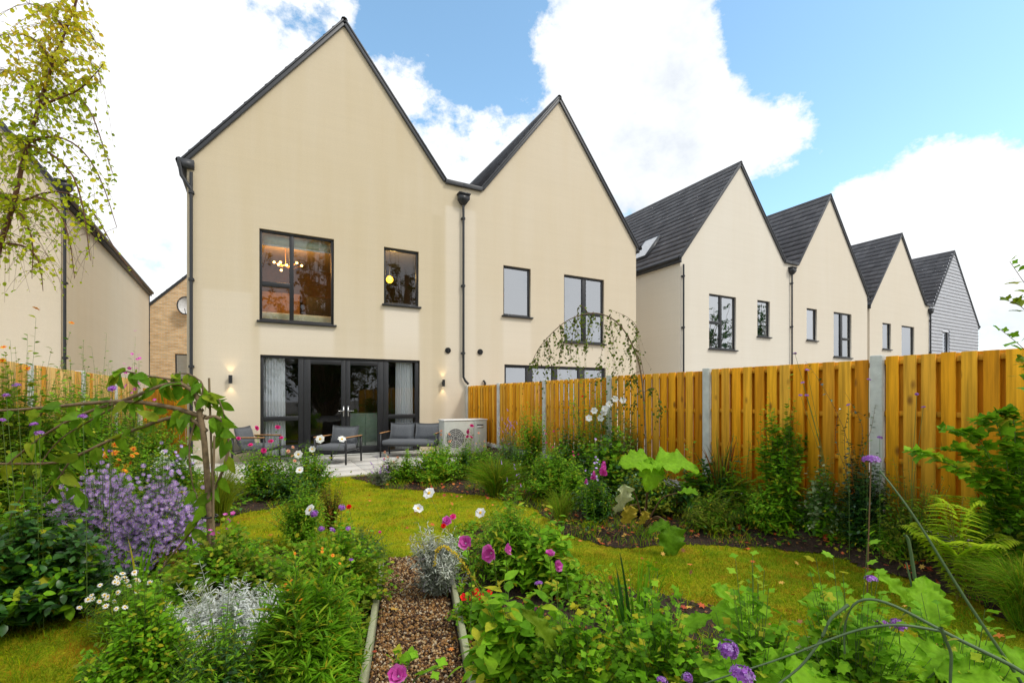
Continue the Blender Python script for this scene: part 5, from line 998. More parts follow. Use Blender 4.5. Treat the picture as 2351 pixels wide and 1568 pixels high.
# aster mound
c, h, r = span(120, 440, 1085, 1330)
asr = root('aster', 'big mound of purple asters left of the cherry trunk', 'aster', (c[0], c[1]+.15, .02)); P1 = arcs(260, h*1.06, r*.68, .15, 8, 1.5, .05, .8); P2 = arcs(230, h*1.0, r*.55, .15, 8, 1.5, .05, .8)
P1[..., 0] -= r*.38*CS; P1[..., 1] += r*.38*SN; P2[..., 0] += r*.52*CS; P2[..., 1] -= r*.52*SN; P3 = arcs(90, h*.5, r*.5, .2, 8, 1.2, .05, .7); P3[..., 0] += r*.1; P3[..., 1] -= r*.55; P = np.concatenate([P1, P2, P3])
mb = MB(); mb.tubes(P, np.linspace(.003, .001, 8)[None], 'stem_g', 3); mb.build('stems', asr); mb = MB(); leaf_on(mb, P, .1, .97, 20, 'nar', .045, 'l_mid'); mb.build('foliage', asr)
mb = MB(); heads = []
for k in range(10): e, _, _ = along(P, .70, 1.0, 1); heads.append(e+rng.normal(size=e.shape)*.045)
heads = np.concatenate(heads); heads = heads[rng.random(len(heads)) < .75+.25*np.clip(vnoise(heads[:, :2], 14, 21), -1, 1)]; heads[:, 2] = np.maximum(heads[:, 2], .12); k = len(heads)
pet = []; V0, F0 = leaf_t(.3, 2, 0, .05, .55); VV = []; FF = []
for i in range(9):
    a = i*2*np.pi/9; c_, s_ = math.cos(a), math.sin(a)
    for v in V0: VV.append((v[0]*c_-v[1]*s_, v[0]*s_+v[1]*c_, v[2]+.25*v[1]))
    FF += [tuple(x+i*len(V0) for x in f_) for f_ in F0]
Dn = rng.normal(size=(k, 3))*.5+np.array([-c[0], -c[1], 1.6])/2; Z = unit(Dn); X = unit(np.cross(Z, rng.normal(size=(k, 3)))); Y = np.cross(Z, X); sz = rng.uniform(.015, .023, k)[:, None]
mb.inst((VV, FF), np.stack([X*sz, Y*sz, Z*sz], -1), heads, 'f_purple'); mb.inst(([(0, .2, .12), (.17, -.1, .12), (-.17, -.1, .12)], [(0, 2, 1)]), np.stack([X*sz, Y*sz, Z*sz], -1), heads, 'f_yellow')
tag(mb.build('flower_heads', asr), kind='stuff')
clump('hydrangea', 'dark green leafy bush at the lower left edge', 'shrub', -60, 225, 1195, 1425, n=300, L=.075, per=16, mats=('l_dark', 'l_mid', 'l_dark'), w=1.1, upw=.2)
clump('shrub', 'yellow green leafy bush at the left edge below the verbena', 'shrub', -90, 130, 1085, 1330, n=200, leaf='ov', L=.07, per=16, mats=('l_yel', 'l_bright', 'l_mid'))
clump('sedum', 'rust coloured low plant behind the cherry trunk', 'sedum', 330, 440, 1262, 1325, n=70, L=.03, mats=('l_red', 'l_olive'))
# ---- middle island, left of the path
clump('geranium', 'spreading green geranium behind the cherry trunk with bright pink flowers', 'geranium', 390, 640, 1245, 1410, n=260, leaf='lob', L=.055, per=14, mats=('l_mid', 'l_bright', 'l_olive'), flowers=('geranpink', .03, 8))
for px, py, s_, lb in ((520, 1290, .05, 'upper cluster of hot pink flowers right of the cherry trunk'), (512, 1322, .045, 'lower cluster of hot pink flowers right of the cherry trunk')):
    d_ = 3.1; p = PT(px, py, d_); rt_ = root('pink_phlox', lb, 'phlox', (p[0], p[1], .02), 0, 'hot pink phlox by the cherry trunk'); stalk(rt_, [(0, 0, 0), (.02, .01, p[2]*.5), (0, 0, p[2]-.02)], .0025, nm='stems')
    for k in range(13): put_flower(rt_, 'rose', .042, (rng.normal()*.032, rng.normal()*.025, p[2]-.02+rng.normal()*.014), (rng.normal()*.3, -.7, .7))
clump('geranium', 'leafy green cranesbill with pale lilac flowers left of the path end', 'geranium', 640, 880, 1235, 1400, n=280, leaf='lob', L=.05, per=14, mats=('l_mid', 'l_bright', 'l_yel'), flowers=('verbena', .05, 5))
clump('shrub', 'small leaved dark green plant beside the far end of the left edging board', 'shrub', 760, 890, 1225, 1305, n=140, L=.025, per=16, mats=('l_mid', 'l_dark'))
clump('daisy', 'small white daisies with yellow centres at the left of the middle bed', 'daisy', 215, 365, 1350, 1470, n=90, leaf='feath', L=.06, per=14, mats=('l_bright', 'l_mid'), flowers=('daisy', .034, 34))
grass('iris', 'upright sword leaves beside the daisies', 240, 385, 1240, 1410, n=11, mats=('l_mid',), w_=.022, droop=.05, cat='iris', spread=.8)
clump('silver_plant', 'frosty white lacy plant at the foot of the cherry trunk', 'silver plant', 385, 640, 1382, 1530, n=330, leaf='feath', L=.045, per=30, mats=('l_white', 'l_silver', 'l_white'), w=2.2, lo=.4, stem='l_silver', low=False)
clump('shrub', 'large mixed green bush at the bottom left corner of the middle bed', 'shrub', 235, 430, 1405, 1660, n=420, L=.042, per=16, mats=('l_mid', 'l_bright', 'l_mid'), roll=.8)
clump('shrub', 'deep green bush in front of the frosty white plant', 'shrub', 380, 640, 1462, 1700, n=380, leaf='nar', L=.042, per=16, mats=('l_mid', 'l_bright', 'l_dark'))
clump('wallflower', 'narrow leaved light green bush beside the left edging board', 'wallflower', 600, 805, 1362, 1640, n=170, leaf='lin', L=.085, per=46, mats=('l_mid', 'l_bright', 'l_mid'), w=1.15, lo=.35, upw=.5, out=.75, flowers=('orange', .018, 10))
for px, py, lb in ((424, 1440, 'left pale yellow snapdragon before the frosty white plant'), (612, 1440, 'right pale yellow snapdragon before the frosty white plant'), (553, 1497, 'small yellow snapdragon between the two pale ones, lower down')):
    p = PT(px, py, 2.5); rt_ = root('yellow_snapdragon', lb, 'snapdragon', (p[0], p[1], .02), 0, 'yellow snapdragons of the middle bed'); stalk(rt_, [(0, 0, 0), (.01, 0, p[2]*.5), (0, 0, p[2])], .003)
    for k in range(5):
        mb = MB(); n = 5; a = np.arange(n)*1.26+k; mb.inst(leaf_t(.9, 3, .1, .2, .6), frames(np.stack([np.cos(a), np.sin(a), np.full(n, .8)], 1), .024-.003*k, .3), np.tile([0, 0, p[2]-.03+.014*k], (n, 1)), 'f_yellow' if (k > 2 or px == 553) else 'f_white'); mb.build('flower', rt_)
# cosmos flowers standing free over the little lawn
for px, py, s_, d_, lb in ((985, 1138, .1, 3.6, 'white cosmos flower nodding over the middle of the small lawn'), (960, 1173, .085, 3.6, 'white cosmos flower below the nodding one on the small lawn'), (1103, 1183, .085, 3.5, 'white cosmos flower over the green plant right of the silver artemisia'), (712, 1176, .1, 3.9, 'white cosmos flower over the feathery plant left of the small lawn')):
    p = PT(px, py, d_); rt_ = root('cosmos', lb, 'cosmos', (p[0]+.12, p[1]-.05, .02), 0, 'single white cosmos'); q = np.array([-.12, .05, p[2]]); stalk(rt_, [(0, 0, 0), (.01, 0, p[2]*.5), q], .0018); put_flower(rt_, 'cosmos', s_, q, (-.6+rng.normal()*.3, -.5, .6))
# ---- weeping cherry with stake
cb = G(487, 1395); ct = root('weeping_cherry', 'young weeping cherry with arching branches and a stake', 'tree', (cb[0], cb[1], .02)); dC = F*CH/(1395-HY)
def smooth(pts, n=26):
    P = np.array(pts, float); i = np.linspace(0, len(P)-1, n); Q = np.stack([np.interp(i, np.arange(len(P)), P[:, k]) for k in range(P.shape[1])], 1)
    for _ in range(5): Q[1:-1] = (Q[:-2]+Q[1:-1]*2+Q[2:])/4
    return Q
def branch(par, px, ra, rb, mat='bark', name='branch', k=7, n=26):
    Q = smooth([rel(par, *(q if len(q) == 3 else (*q, dC))) for q in px], n); Q[:, :] += np.cumsum(rng.normal(size=Q.shape)*.0012, axis=0); mb = MB(); mb.tubes([Q], np.linspace(ra, rb, n)[None], mat, k); mb.build(name, par, smooth=True); return Q
trk = branch(ct, [(488, 1398), (486, 1300), (482, 1180), (474, 1040), (466, 960), (455, 920)], .022, .016, name='trunk', k=10)
Bs = [branch(ct, [(470, 958), (400, 935), (300, 918), (200, 925), (100, 938), (-20, 946)], .017, .008), branch(ct, [(474, 990), (430, 950), (380, 962), (300, 990), (230, 1025), (160, 1060), (120, 1070), (-20, 1068)], .014, .008),
      branch(ct, [(462, 930), (445, 890), (400, 872), (350, 895), (280, 925), (200, 945), (120, 985), (50, 1040), (-20, 1100)], .016, .006), branch(ct, [(472, 960), (500, 945), (528, 975), (530, 1030), (515, 1080), (490, 1130), (462, 1185), (440, 1230), (380, 1290), (335, 1350), (330, 1450), (325, 1540)], .012, .005),
      branch(ct, [(466, 940), (440, 980), (428, 1040), (438, 1110), (455, 1160)], .008, .004), branch(ct, [(462, 925), (480, 900), (500, 915), (512, 960), (505, 1010)], .007, .003), branch(ct, [(160, 1060), (120, 1120), (60, 1190), (20, 1250)], .006, .003), branch(ct, [(130, 1070), (160, 1105), (185, 1130)], .005, .003),
      branch(ct, [(300, 918), (220, 960), (130, 1010), (60, 1120), (0, 1230)], .006, .003), branch(ct, [(400, 872), (340, 862), (290, 850), (262, 862)], .007, .003), branch(ct, [(462, 930), (470, 880), (440, 858), (400, 860)], .007, .003), branch(ct, [(440, 1230), (425, 1310), (415, 1400)], .004, .002), branch(ct, [(335, 1350), (300, 1400), (290, 1440)], .004, .002), branch(ct, [(100, 938), (70, 1000), (75, 1100), (80, 1200)], .005, .002)]
mb = MB(); nl = 0
for Q, per, lo in zip(Bs, (20, 22, 26, 20, 12, 14, 14, 8, 18, 12, 12, 8, 6, 14), (.1, .15, .05, .05, .1, .1, .1, 0, .2, .1, 0, 0, 0, .1)):
    pos, tan, tt = along(Q[None], lo, 1, int(per*1.35)); k = len(pos); D = rng.normal(size=(k, 3))*.55+np.array([0, 0, -.75])+tan*.35; mb.inst(LT['cherry'], frames(D, rng.uniform(.085, .145, k), 1.3, up=(-SN, -CS, .4)), pos, 'l_bright' if nl % 3 else 'l_mid'); nl += 1
mb.build('leaves', ct, smooth=True)
g_('l_cherry', [(.15, .34, .02), (.24, .46, .02), (.12, .28, .02), (.36, .46, .03)], .5, .5)
for o in (bpy.data.objects['leaves'],): o.data.materials.clear(); o.data.materials.append(M['l_cherry']); o.data.materials.append(M['l_cherry'])
q0, q1 = rel(ct, 497, 1390, dC-.03), rel(ct, 480, 868, dC+.05); mb = MB(); mb.tubes([smooth([q0, (q0+q1)/2, q1])], .0075, 'stake', 6); mb.build('stake', ct)
q0, q1 = rel(ct, 478, 1400, dC-.05), rel(ct, 492, 1000, dC-.05); mb = MB(); mb.tubes([smooth([q0, (q0+q1)/2+[.01, 0, 0], q1])], .007, 'stake', 6); mb.build('stake', ct)
mb = MB(); t = np.linspace(0, 2*np.pi, 17); cz = rel(ct, 482, 1185, dC); mb.tubes([np.stack([cz[0]+.045*np.cos(t), cz[1]+.045*np.sin(t), cz[2]+0*t], 1)], .006, 'blackmetal', 5); mb.build('tie', ct)
# ---- birch at the top left
dB = 3.3; b0 = PT(-170, HY+F*CH/dB, dB); bt = root('birch_tree', 'birch with yellow green autumn leaves at the upper left', 'tree', (b0[0], b0[1], .02))
RB = lambda x, y, dd=0: (x, y, dB+dd)
T1 = branch(bt, [RB(-170, 1335), RB(-120, 1000), RB(-50, 720), RB(0, 560), RB(30, 470), RB(62, 330), RB(95, 230), RB(120, 150), RB(150, 70), RB(185, -20), RB(215, -160)], .022, .004, 'bark_red', 'trunk', n=40)
bst = [[RB(30, 470), RB(90, 440), RB(140, 480), RB(165, 560), RB(170, 640)], [RB(95, 230), RB(160, 200), RB(215, 250), RB(235, 330), RB(262, 400)], [RB(62, 330), RB(20, 300), RB(-40, 340)], [RB(120, 150), RB(175, 130), RB(225, 150), RB(232, 195)], [RB(0, 560), RB(60, 560), RB(95, 600), RB(100, 670)],
       [RB(150, 70), RB(110, 20), RB(60, 10)], [RB(62, 330), RB(130, 300), RB(200, 340), RB(240, 430), RB(265, 520)], [RB(30, 470), RB(60, 500), RB(80, 560), RB(75, 640)], [RB(95, 230), RB(60, 180), RB(10, 150), RB(-60, 180)], [RB(120, 150), RB(90, 90), RB(40, 70), RB(-30, 90)],
       [RB(95, 240, -.3), RB(190, 210, -.3), RB(240, 150, -.3)], [RB(30, 470), RB(-20, 420), RB(-60, 480)], [RB(62, 330), RB(150, 360), RB(190, 440), RB(200, 540), RB(210, 600)], [RB(0, 560), RB(-40, 600), RB(-30, 700)], [RB(30, 470, .2), RB(140, 420, .3), RB(220, 480, .3), RB(250, 560, .3), RB(330, 655, .3)], [RB(150, 70), RB(200, 60), RB(225, 110)]]
LB = [branch(bt, b_, .008, .002, 'bark_red', 'branch', 5, 14) for b_ in bst]
mb = MB(); mbt = MB(); tw = []
for k in range(640):
    Q = LB[rng.integers(len(LB))] if rng.random() < .6 else T1[12:36]; p = Q[rng.integers(len(Q))]
    dirn = rng.normal(size=3)*[1, 1, .5]; L_ = rng.uniform(.12, .42); t = np.linspace(0, 1, 6)[:, None]; tw.append(p+unit(dirn)*L_*t+np.array([0, 0, -1])*t**2*L_*.85)
P = np.array(tw); scr = P[:, -1]+np.array(bt.location); dd = scr@FV; px_ = CX+(scr@RV)/dd*F; py_ = HY-(scr[:, 2]-CH)/dd*F
edge = np.interp(py_, [-300, 0, 120, 300, 480, 560, 700], [190, 215, 245, 262, 290, 240, 170]); P = P[(px_ < edge) & (py_ < 700)]
mbt.tubes(P, np.linspace(.0016, .0007, 6)[None], 'bark_red', 3); mbt.build('twigs', bt)
scr = P[:, 3]+np.array(bt.location); py_ = HY-(scr[:, 2]-CH)/(scr@FV)*F
for msk, mt, per in ((py_ < 190, 'l_birch_t', 8), ((py_ >= 190) & (py_ < 520), 'l_birch', 7), (py_ >= 520, 'l_birch', 4)):
    if msk.sum(): leaf_on(mb, P[msk], .15, 1, per, 'rnd', .035, mt, .8, -.5, .95, 1.4)
P2 = np.array([Q[::2][:7] for Q in LB]); leaf_on(mb, P2, .1, 1, 14, 'rnd', .040, 'l_birch', .8, -.4, .95, 1.4)
mb.build('leaves', bt)
# catkin-like bare tips
# ---- young weeping birch by the right fence
dW = 6.0; wb = PT(1487, HY+F*CH/dW, dW); wt = root('weeping_birch', 'slender young weeping birch arching over the right fence', 'tree', (wb[0]-.1, wb[1], .02)); RW = lambda x, y: (x, y, dW)
S1 = branch(wt, [RW(1487, 1215), RW(1484, 1050), RW(1480, 920), RW(1472, 840), RW(1452, 790), RW(1430, 750), RW(1400, 725), RW(1362, 715), RW(1320, 725), RW(1285, 745), RW(1255, 775), RW(1232, 805), RW(1222, 830)], .013, .003, 'bark', 'trunk', n=44)
wl = [branch(wt, b_, .004, .0015, 'bark_red', 'branch', 4, 12) for b_ in [[RW(1452, 790), RW(1470, 770), RW(1462, 740), RW(1430, 722), RW(1400, 712)], [RW(1478, 860), RW(1468, 800), RW(1440, 790), RW(1425, 830)], [RW(1430, 750), RW(1395, 735), RW(1380, 790), RW(1375, 850)], [RW(1400, 725), RW(1410, 790), RW(1408, 850), RW(1405, 930)],
     [RW(1362, 715), RW(1350, 760), RW(1345, 810)], [RW(1320, 725), RW(1315, 770), RW(1308, 825)], [RW(1285, 745), RW(1290, 780), RW(1285, 815)], [RW(1480, 900), RW(1505, 880), RW(1515, 920), RW(1518, 960)], [RW(1475, 850), RW(1440, 860), RW(1430, 930), RW(1432, 990)], [RW(1480, 900), RW(1460, 890), RW(1450, 960), RW(1445, 1040)],
     [RW(1350, 718), RW(1330, 690), RW(1322, 720), RW(1326, 780)], [RW(1255, 775), RW(1262, 800), RW(1265, 840)], [RW(1440, 768), RW(1448, 820), RW(1455, 880)]]]
mb = MB()
g_('l_wbirch', [(.10, .16, .02), (.16, .22, .025), (.22, .27, .03), (.07, .12, .015)], .3)
for Q in (np.array(wl), S1[14:][None]):
    sp = []
    for q in Q:
        for k in range(9 if len(q) < 20 else 60): p = q[rng.integers(2, len(q))]; L_ = rng.uniform(.08, .48); t = np.linspace(0, 1, 5)[:, None]; sp.append(p+rng.normal(size=3)*[.3, .3, 0]*L_*t+np.array([0, 0, -1])*t**1.3*L_)
    sp = np.array(sp); mb.tubes(sp, .0008, 'bark_red', 3); leaf_on(mb, sp, .1, 1, 6, 'rnd', .042, 'l_wbirch', .8, -.4, .9, 1.4)
leaf_on(mb, np.array(wl), .15, 1, 9, 'rnd', .042, 'l_wbirch', .8, -.4, .9, 1.4)
mb.build('leaves', wt)
# ---- right of the path
clump('artemisia', 'silver grey feathery artemisia at the end of the right edging board', 'artemisia', 955, 1055, 1240, 1375, n=120, leaf='feath', L=.05, per=30, mats=('l_silver', 'l_silver', 'l_grey'), w=2.2, lo=.2, stem='l_silver', jit=.09, dome=.45)
clump('shrub', 'leafy green plant behind the pink mallow flowers', 'shrub', 1085, 1275, 1165, 1335, n=170, leaf='nar', L=.07, per=16, mats=('l_mid', 'l_bright', 'l_mid'), flowers=('spike', .03, 8, 1.12))
clump('penstemon', 'broad leaved green plant right of the mallow flowers', 'plant', 1170, 1330, 1230, 1360, n=90, leaf='ov', L=.09, per=10, mats=('l_bright', 'l_mid'))
clump('nasturtium', 'low plant with small scarlet flowers beside the right edging board', 'plant', 1045, 1150, 1372, 1450, n=90, leaf='rnd', L=.035, per=10, mats=('l_mid', 'l_bright'))
for px, py, k in ((1065, 1370, 0), (1085, 1372, 1), (1092, 1358, 2), (1103, 1368, 3), (1106, 1392, 4), (1098, 1380, 5), (1122, 1362, 6)):
    p = PT(px, py, 2.85); rt_ = root('red_flower', ['scarlet flower leftmost beside the right edging board', 'scarlet flower second from left beside the edging board', 'topmost scarlet flower beside the edging board', 'scarlet flower right of the topmost one', 'lowest scarlet flower beside the edging board', 'scarlet flower in the middle of the cluster, just above the lowest one', 'rightmost scarlet flower beside the edging board'][k], 'flower', (p[0], p[1], .02), 0, 'scarlet flowers beside the path'); stalk(rt_, [(0, 0, 0), (.01, 0, p[2]*.5), (0, 0, p[2]-.02)], .0018); put_flower(rt_, 'red', .05, (0, 0, p[2]-.02), (-.3, -.8, .6))
for px, py, s_, dd, lb in ((1070, 1248, .088, (-.5, -.6, .5), 'pink mallow flower nearest the artemisia'), (1130, 1268, .105, (-.8, -.5, .1), 'largest pink mallow flower, right of the artemisia'), (1158, 1262, .078, (.7, -.5, .2), 'pink mallow flower just right of the largest one'), (1275, 1300, .072, (.3, -.8, .4), 'pink mallow flower at the right end of the group'), (1262, 1275, .06, (0, -.3, 1), 'small pink mallow bud above the rightmost flower'), (1225, 1407, .05, (-.3, -.6, .6), 'small pink flower below the mallow group'), (916, 1553, .07, (-.3, -.5, .6), 'pink mallow flower over the gravel at the bottom of the path')):
    d_ = 2.6 if py < 1350 else (2.2 if py < 1500 else 1.5); p = PT(px, py, d_); rt_ = root('mallow', lb, 'mallow', (p[0]+.05, p[1]+.06, .02), 0, 'pink mallow flowers beside the path'); q = np.array([-.05, -.06, p[2]-.02]); stalk(rt_, [(0, 0, 0), (.02, .02, p[2]*.6), q], .003)
    put_flower(rt_, 'trumpet', s_, q, dd); mb = MB(); leaf_on(mb, np.array([[(0, 0, 0), (.02, .02, p[2]*.5), q]]), .3, 1, 9, 'lob3', .055, 'l_bright'); mb.build('foliage', rt_)
for px, py, kind, s_, d_, lb in ((1026, 1195, 'pinkrose', .075, 3.3, 'pink rose flower above the artemisia'), (1040, 1186, 'rose', .05, 3.35, 'small pink rose flower beside the one above the artemisia'), (1018, 1207, 'redrose', .04, 3.2, 'small red rose flower under the pink one above the artemisia'), (801, 1163, 'redrose', .045, 3.7, 'single dark red flower on the left of the small lawn'), (872, 1221, 'rose', .022, 3.2, 'tiny pink flower above the far end of the path')):
    p = PT(px, py, d_); rt_ = root('rose', lb, 'flower', (p[0]+.03, p[1], .02), 0, 'single small flowers in the middle bed'); q = np.array([-.03, 0, p[2]-.02]); stalk(rt_, [(0, 0, 0), (.01, 0, p[2]*.6), q], .002); put_flower(rt_, kind, s_, q, (-.3, -.7, .6))
# goldenrod arch
gp = G(1150, 1440); gr = root('goldenrod', 'arching yellow goldenrod stalk over the artemisia', 'goldenrod', (gp[0], gp[1], .02)); Q = smooth([rel(gr, 1150, 1440, 2.87), rel(gr, 1112, 1375, 2.75), rel(gr, 1085, 1325, 2.7), rel(gr, 1050, 1275, 2.7), rel(gr, 1020, 1252, 2.7), rel(gr, 1002, 1262, 2.68), rel(gr, 997, 1300, 2.65)], 40)
mb = MB(); mb.tubes([Q], .0035, 'stem_y', 5); mb.build('stem', gr); mb = MB(); leaf_on(mb, Q[None], .3, 1, 330, 'tiny', .016, 'f_yellow', .8, .3); mb.build('flower_heads', gr); mb = MB(); leaf_on(mb, Q[None], .02, .45, 16, 'nar', .05, 'l_yel', .8, .3); mb.build('foliage', gr)
grass('iris', 'tall blue green sword leaves at the front of the right lawn', 1350, 1560, 1290, 1560, n=75, mats=('l_mid', 'l_dark', 'l_mid'), w_=.018, droop=.12, cat='iris', spread=.75)
clump('foxglove', 'broad leaved green plant beside the right edging board in the foreground', 'plant', 1080, 1280, 1400, 1640, n=70, leaf='ov', L=.11, per=9, mats=('l_bright', 'l_mid'), roll=.7)
for a_ in [dict(name='mallow_plant', label='dense leafy mallow at the bottom, right of the path', xl=1215, xr=1420, yt=1450, yb=1740, n=260, leaf='lob3', L=.055, per=14, mats=('l_mid', 'l_bright', 'l_mid')),
           dict(name='mallow_plant', label='leafy mallow below the iris leaves at the bottom', xl=1390, xr=1640, yt=1432, yb=1740, n=250, leaf='lob3', L=.055, per=14, mats=('l_bright', 'l_mid', 'l_mid')),
           dict(name='mallow_plant', label='lime green mallow at the bottom, left of the grey bent stem', xl=1600, xr=1860, yt=1425, yb=1800, n=190, leaf='lob3', L=.062, per=12, mats=('l_lime', 'l_bright', 'l_mid')),
           dict(name='mallow_plant', label='lime green mallow under the grey bent stem', xl=1830, xr=2090, yt=1435, yb=1850, n=190, leaf='lob', L=.065, per=12, mats=('l_lime', 'l_bright')),
           dict(name='mallow_plant', label='low leafy mallow in the bottom right corner', xl=2060, xr=2330, yt=1500, yb=1850, n=160, leaf='lob3', L=.062, per=12, mats=('l_bright', 'l_lime'))]:
    a_['cat'] = 'mallow'; clump(**a_)
hp_ = G(1700, 1680); hk = root('hollyhock', 'broad light green leaves standing above the mallows at the bottom right', 'large leaved plant', (hp_[0], hp_[1], .02))
for (ax, ay, ad), (da, db, dc), L, tm, mt, w in [((1760, 1425, 1.95), (-1, .2, .35), .20, 'big2', 'l_lime', 1.1), ((1690, 1400, 2.0), (-.5, -.3, .8), .16, 'big', 'l_bright', 1), ((1960, 1400, 1.9), (-.9, .1, .5), .16, 'big2', 'l_bright', 1), ((1930, 1490, 1.7), (.5, -.4, .4), .22, 'big2', 'l_lime', 1.1), ((2050, 1520, 1.65), (.6, -.3, .3), .19, 'big', 'l_lime', 1.1), ((1880, 1540, 1.6), (-.4, -.6, .3), .19, 'big2', 'l_lime', 1.1),
        ((2130, 1440, 1.8), (.3, .3, .55), .22, 'big', 'l_lime', .8), ((2200, 1500, 1.7), (.9, -.1, .1), .20, 'big2', 'l_lime', .8), ((1820, 1475, 1.8), (.2, -.7, -.2), .15, 'pale', 'l_pale', 1), ((2090, 1390, 2.0), (-.5, .2, .8), .17, 'big', 'l_lime', .7), ((2150, 1540, 1.55), (.4, -.6, .2), .18, 'big', 'l_lime', 1), ((1620, 1520, 1.7), (.2, -.5, .3), .17, 'big2', 'l_bright', 1), ((1740, 1550, 1.6), (.5, -.5, .2), .2, 'big2', 'l_lime', 1), ((2280, 1560, 1.6), (.5, -.2, .3), .22, 'big', 'l_lime', 1), ((1560, 1450, 1.9), (.6, -.1, .5), .14, 'big', 'l_bright', .7), ((1270, 1490, 1.8), (-.35, -.2, .75), .20, 'big', 'l_yel', .45)]:
    p = rel(hk, ax, ay, ad); big_leaf(hk, p, view(da, db, dc), L, tm, mt, w, up=(-.25, -.45, 1)); stalk(hk, [(p[0]*.5, p[1]*.5, 0), (p[0]*.8, p[1]*.8, p[2]*.6), p], .005)
clump('moss_plant', 'fine yellow green clump beside the right edging board at the bottom', 'plant', 1120, 1290, 1520, 1640, n=160, leaf='feath', L=.03, per=18, mats=('l_olive', 'l_yel'))
# bent grey green stems close to the lens
bs_ = PT(2400, 1570, 1.2); bn = root('bent_stem', 'thick grey green stem bent over at the bottom right', 'stem', (bs_[0]+.1, bs_[1]-.05, .02)); dC2 = 1.2
def br2(par, pts, ra, rb, mat='stem_gr', nm='branch'): 
    Q = smooth([rel(par, *q) for q in pts], 30); mb = MB(); mb.tubes([Q], np.linspace(ra, rb, 30)[None], mat, 7); mb.build(nm, par, smooth=True); return Q
Q = br2(bn, [(2500, 2180, 1.15), (2440, 1590, 1.15), (2351, 1538, 1.2), (2220, 1478, 1.25), (2130, 1430, 1.3), (2050, 1385, 1.35), (1990, 1368, 1.38), (1948, 1385, 1.4), (1935, 1450, 1.4), (1940, 1500, 1.4)], .006, .0025, nm='stem')
br2(bn, [(1948, 1388, 1.4), (1905, 1420, 1.4), (1885, 1470, 1.4), (1840, 1530, 1.4), (1760, 1590, 1.4)], .005, .003); br2(bn, [(2170, 1450, 1.28), (2060, 1430, 1.3), (1960, 1445, 1.35), (1800, 1510, 1.4), (1640, 1560, 1.45), (1560, 1590, 1.5)], .004, .002); br2(bn, [(2160, 1440, 1.28), (2185, 1500, 1.28), (2180, 1600, 1.28)], .005, .003)
mb = MB(); leaf_on(mb, Q[None], .4, .95, 6, 'lin', .07, 'l_olive', .6, -.3); mb.build('foliage', bn)
sp_ = PT(2380, 1650, 1.5); ss = root('slanting_stem', 'long thin green stem slanting from the vine down to the lower right corner', 'stem', (sp_[0], sp_[1], .02)); br2(ss, [(2480, 1900, 1.5), (2370, 1600, 1.5), (2300, 1500, 1.5), (2200, 1350, 1.55), (2110, 1200, 1.6), (2060, 1130, 1.65), (2020, 1080, 1.7)], .006, .0025, nm='stem')
sp_ = PT(2110, 1900, 1.9); ss = root('upright_stem', 'cut upright green stalk with a pale tip before the fern', 'stem', (sp_[0], sp_[1], .02)); br2(ss, [(2125, 1680, 1.95), (2110, 1400, 1.95), (2095, 1290, 1.95), (2085, 1235, 1.95), (2077, 1228, 1.95)], .0075, .0055, nm='stem'); br2(ss, [(2110, 1420, 1.95), (2092, 1340, 1.93), (2080, 1290, 1.93)], .004, .003)
# verbena: tall thin stems, each flower head alone against the fence or the lawn
vb = [(2000, 1058, .085, 2.3, 1990, 'largest purple verbena head, on a straight brown stem before the last concrete post'), (1853, 850, .04, 4.3, 1900, 'small purple verbena head at the top of the fence, left of the last post'), (1843, 879, .036, 4.3, 1905, 'pair of tiny verbena heads just under the fence top'), (1825, 812, .034, 4.3, 1900, 'small verbena head rising above the fence top'), (1852, 908, .04, 4.3, 1910, 'verbena head a little below the fence top, left of the last post'), (1838, 908, .036, 4.3, 1908, 'verbena head left of its neighbour under the fence top'), (1948, 930, .036, 4.0, 1950, 'verbena head close to the left of the last post'), (1995, 872, .034, 3.95, 1990, 'small verbena head on the last concrete post'), (2020, 1005, .044, 3.85, 2020, 'verbena head right of the last post, half way down'),
      (2105, 905, .03, 3.6, 2090, 'tiny verbena head right of the last post'), (2120, 935, .03, 3.6, 2090, 'tiny verbena head lower right of its neighbour'), (2000, 1330, .05, 1.9, 2010, 'verbena head over the right lawn'), (2022, 1432, .055, 1.6, 2080, 'verbena bud above the bottom right leaves, left of a pair'), (2062, 1435, .055, 1.6, 2085, 'verbena bud above the bottom right leaves, right of a pair'),
      (1672, 1490, .06, 1.35, 1760, 'purple verbena head low in the foreground mallows'), (1705, 1550, .066, 1.2, 1790, 'purple verbena head at the bottom edge under its neighbour'), (1578, 1555, .035, 1.45, 1680, 'small verbena bud at the bottom edge'), (1520, 1562, .035, 1.4, 1600, 'verbena bud at the bottom edge, left of the others'), (1237, 1340, .045, 2.3, 1290, 'lilac verbena head right below the mallow flowers'),
      (38, 885, .045, 2.9, 60, 'purple verbena head in the upper left border'), (14, 908, .04, 2.9, 40, 'verbena head at the left edge, below the highest one'), (190, 957, .05, 2.8, 200, 'verbena head on the long cherry branch'), (5, 965, .04, 2.8, 30, 'verbena head at the left edge by the cherry branch'), (78, 975, .045, 2.8, 90, 'verbena head left below the cherry branch'), (90, 995, .05, 2.8, 100, 'verbena head below its neighbour under the cherry branch'), (258, 893, .055, 3.0, 250, 'dark purple verbena head above the cherry branch'), (232, 1035, .05, 3.4, 240, 'purple verbena head behind the asters'), (250, 1037, .045, 3.4, 262, 'purple verbena head behind the asters, right of its twin'), (806, 1285, .03, 2.9, 800, 'pale lilac head over the cranesbill')]
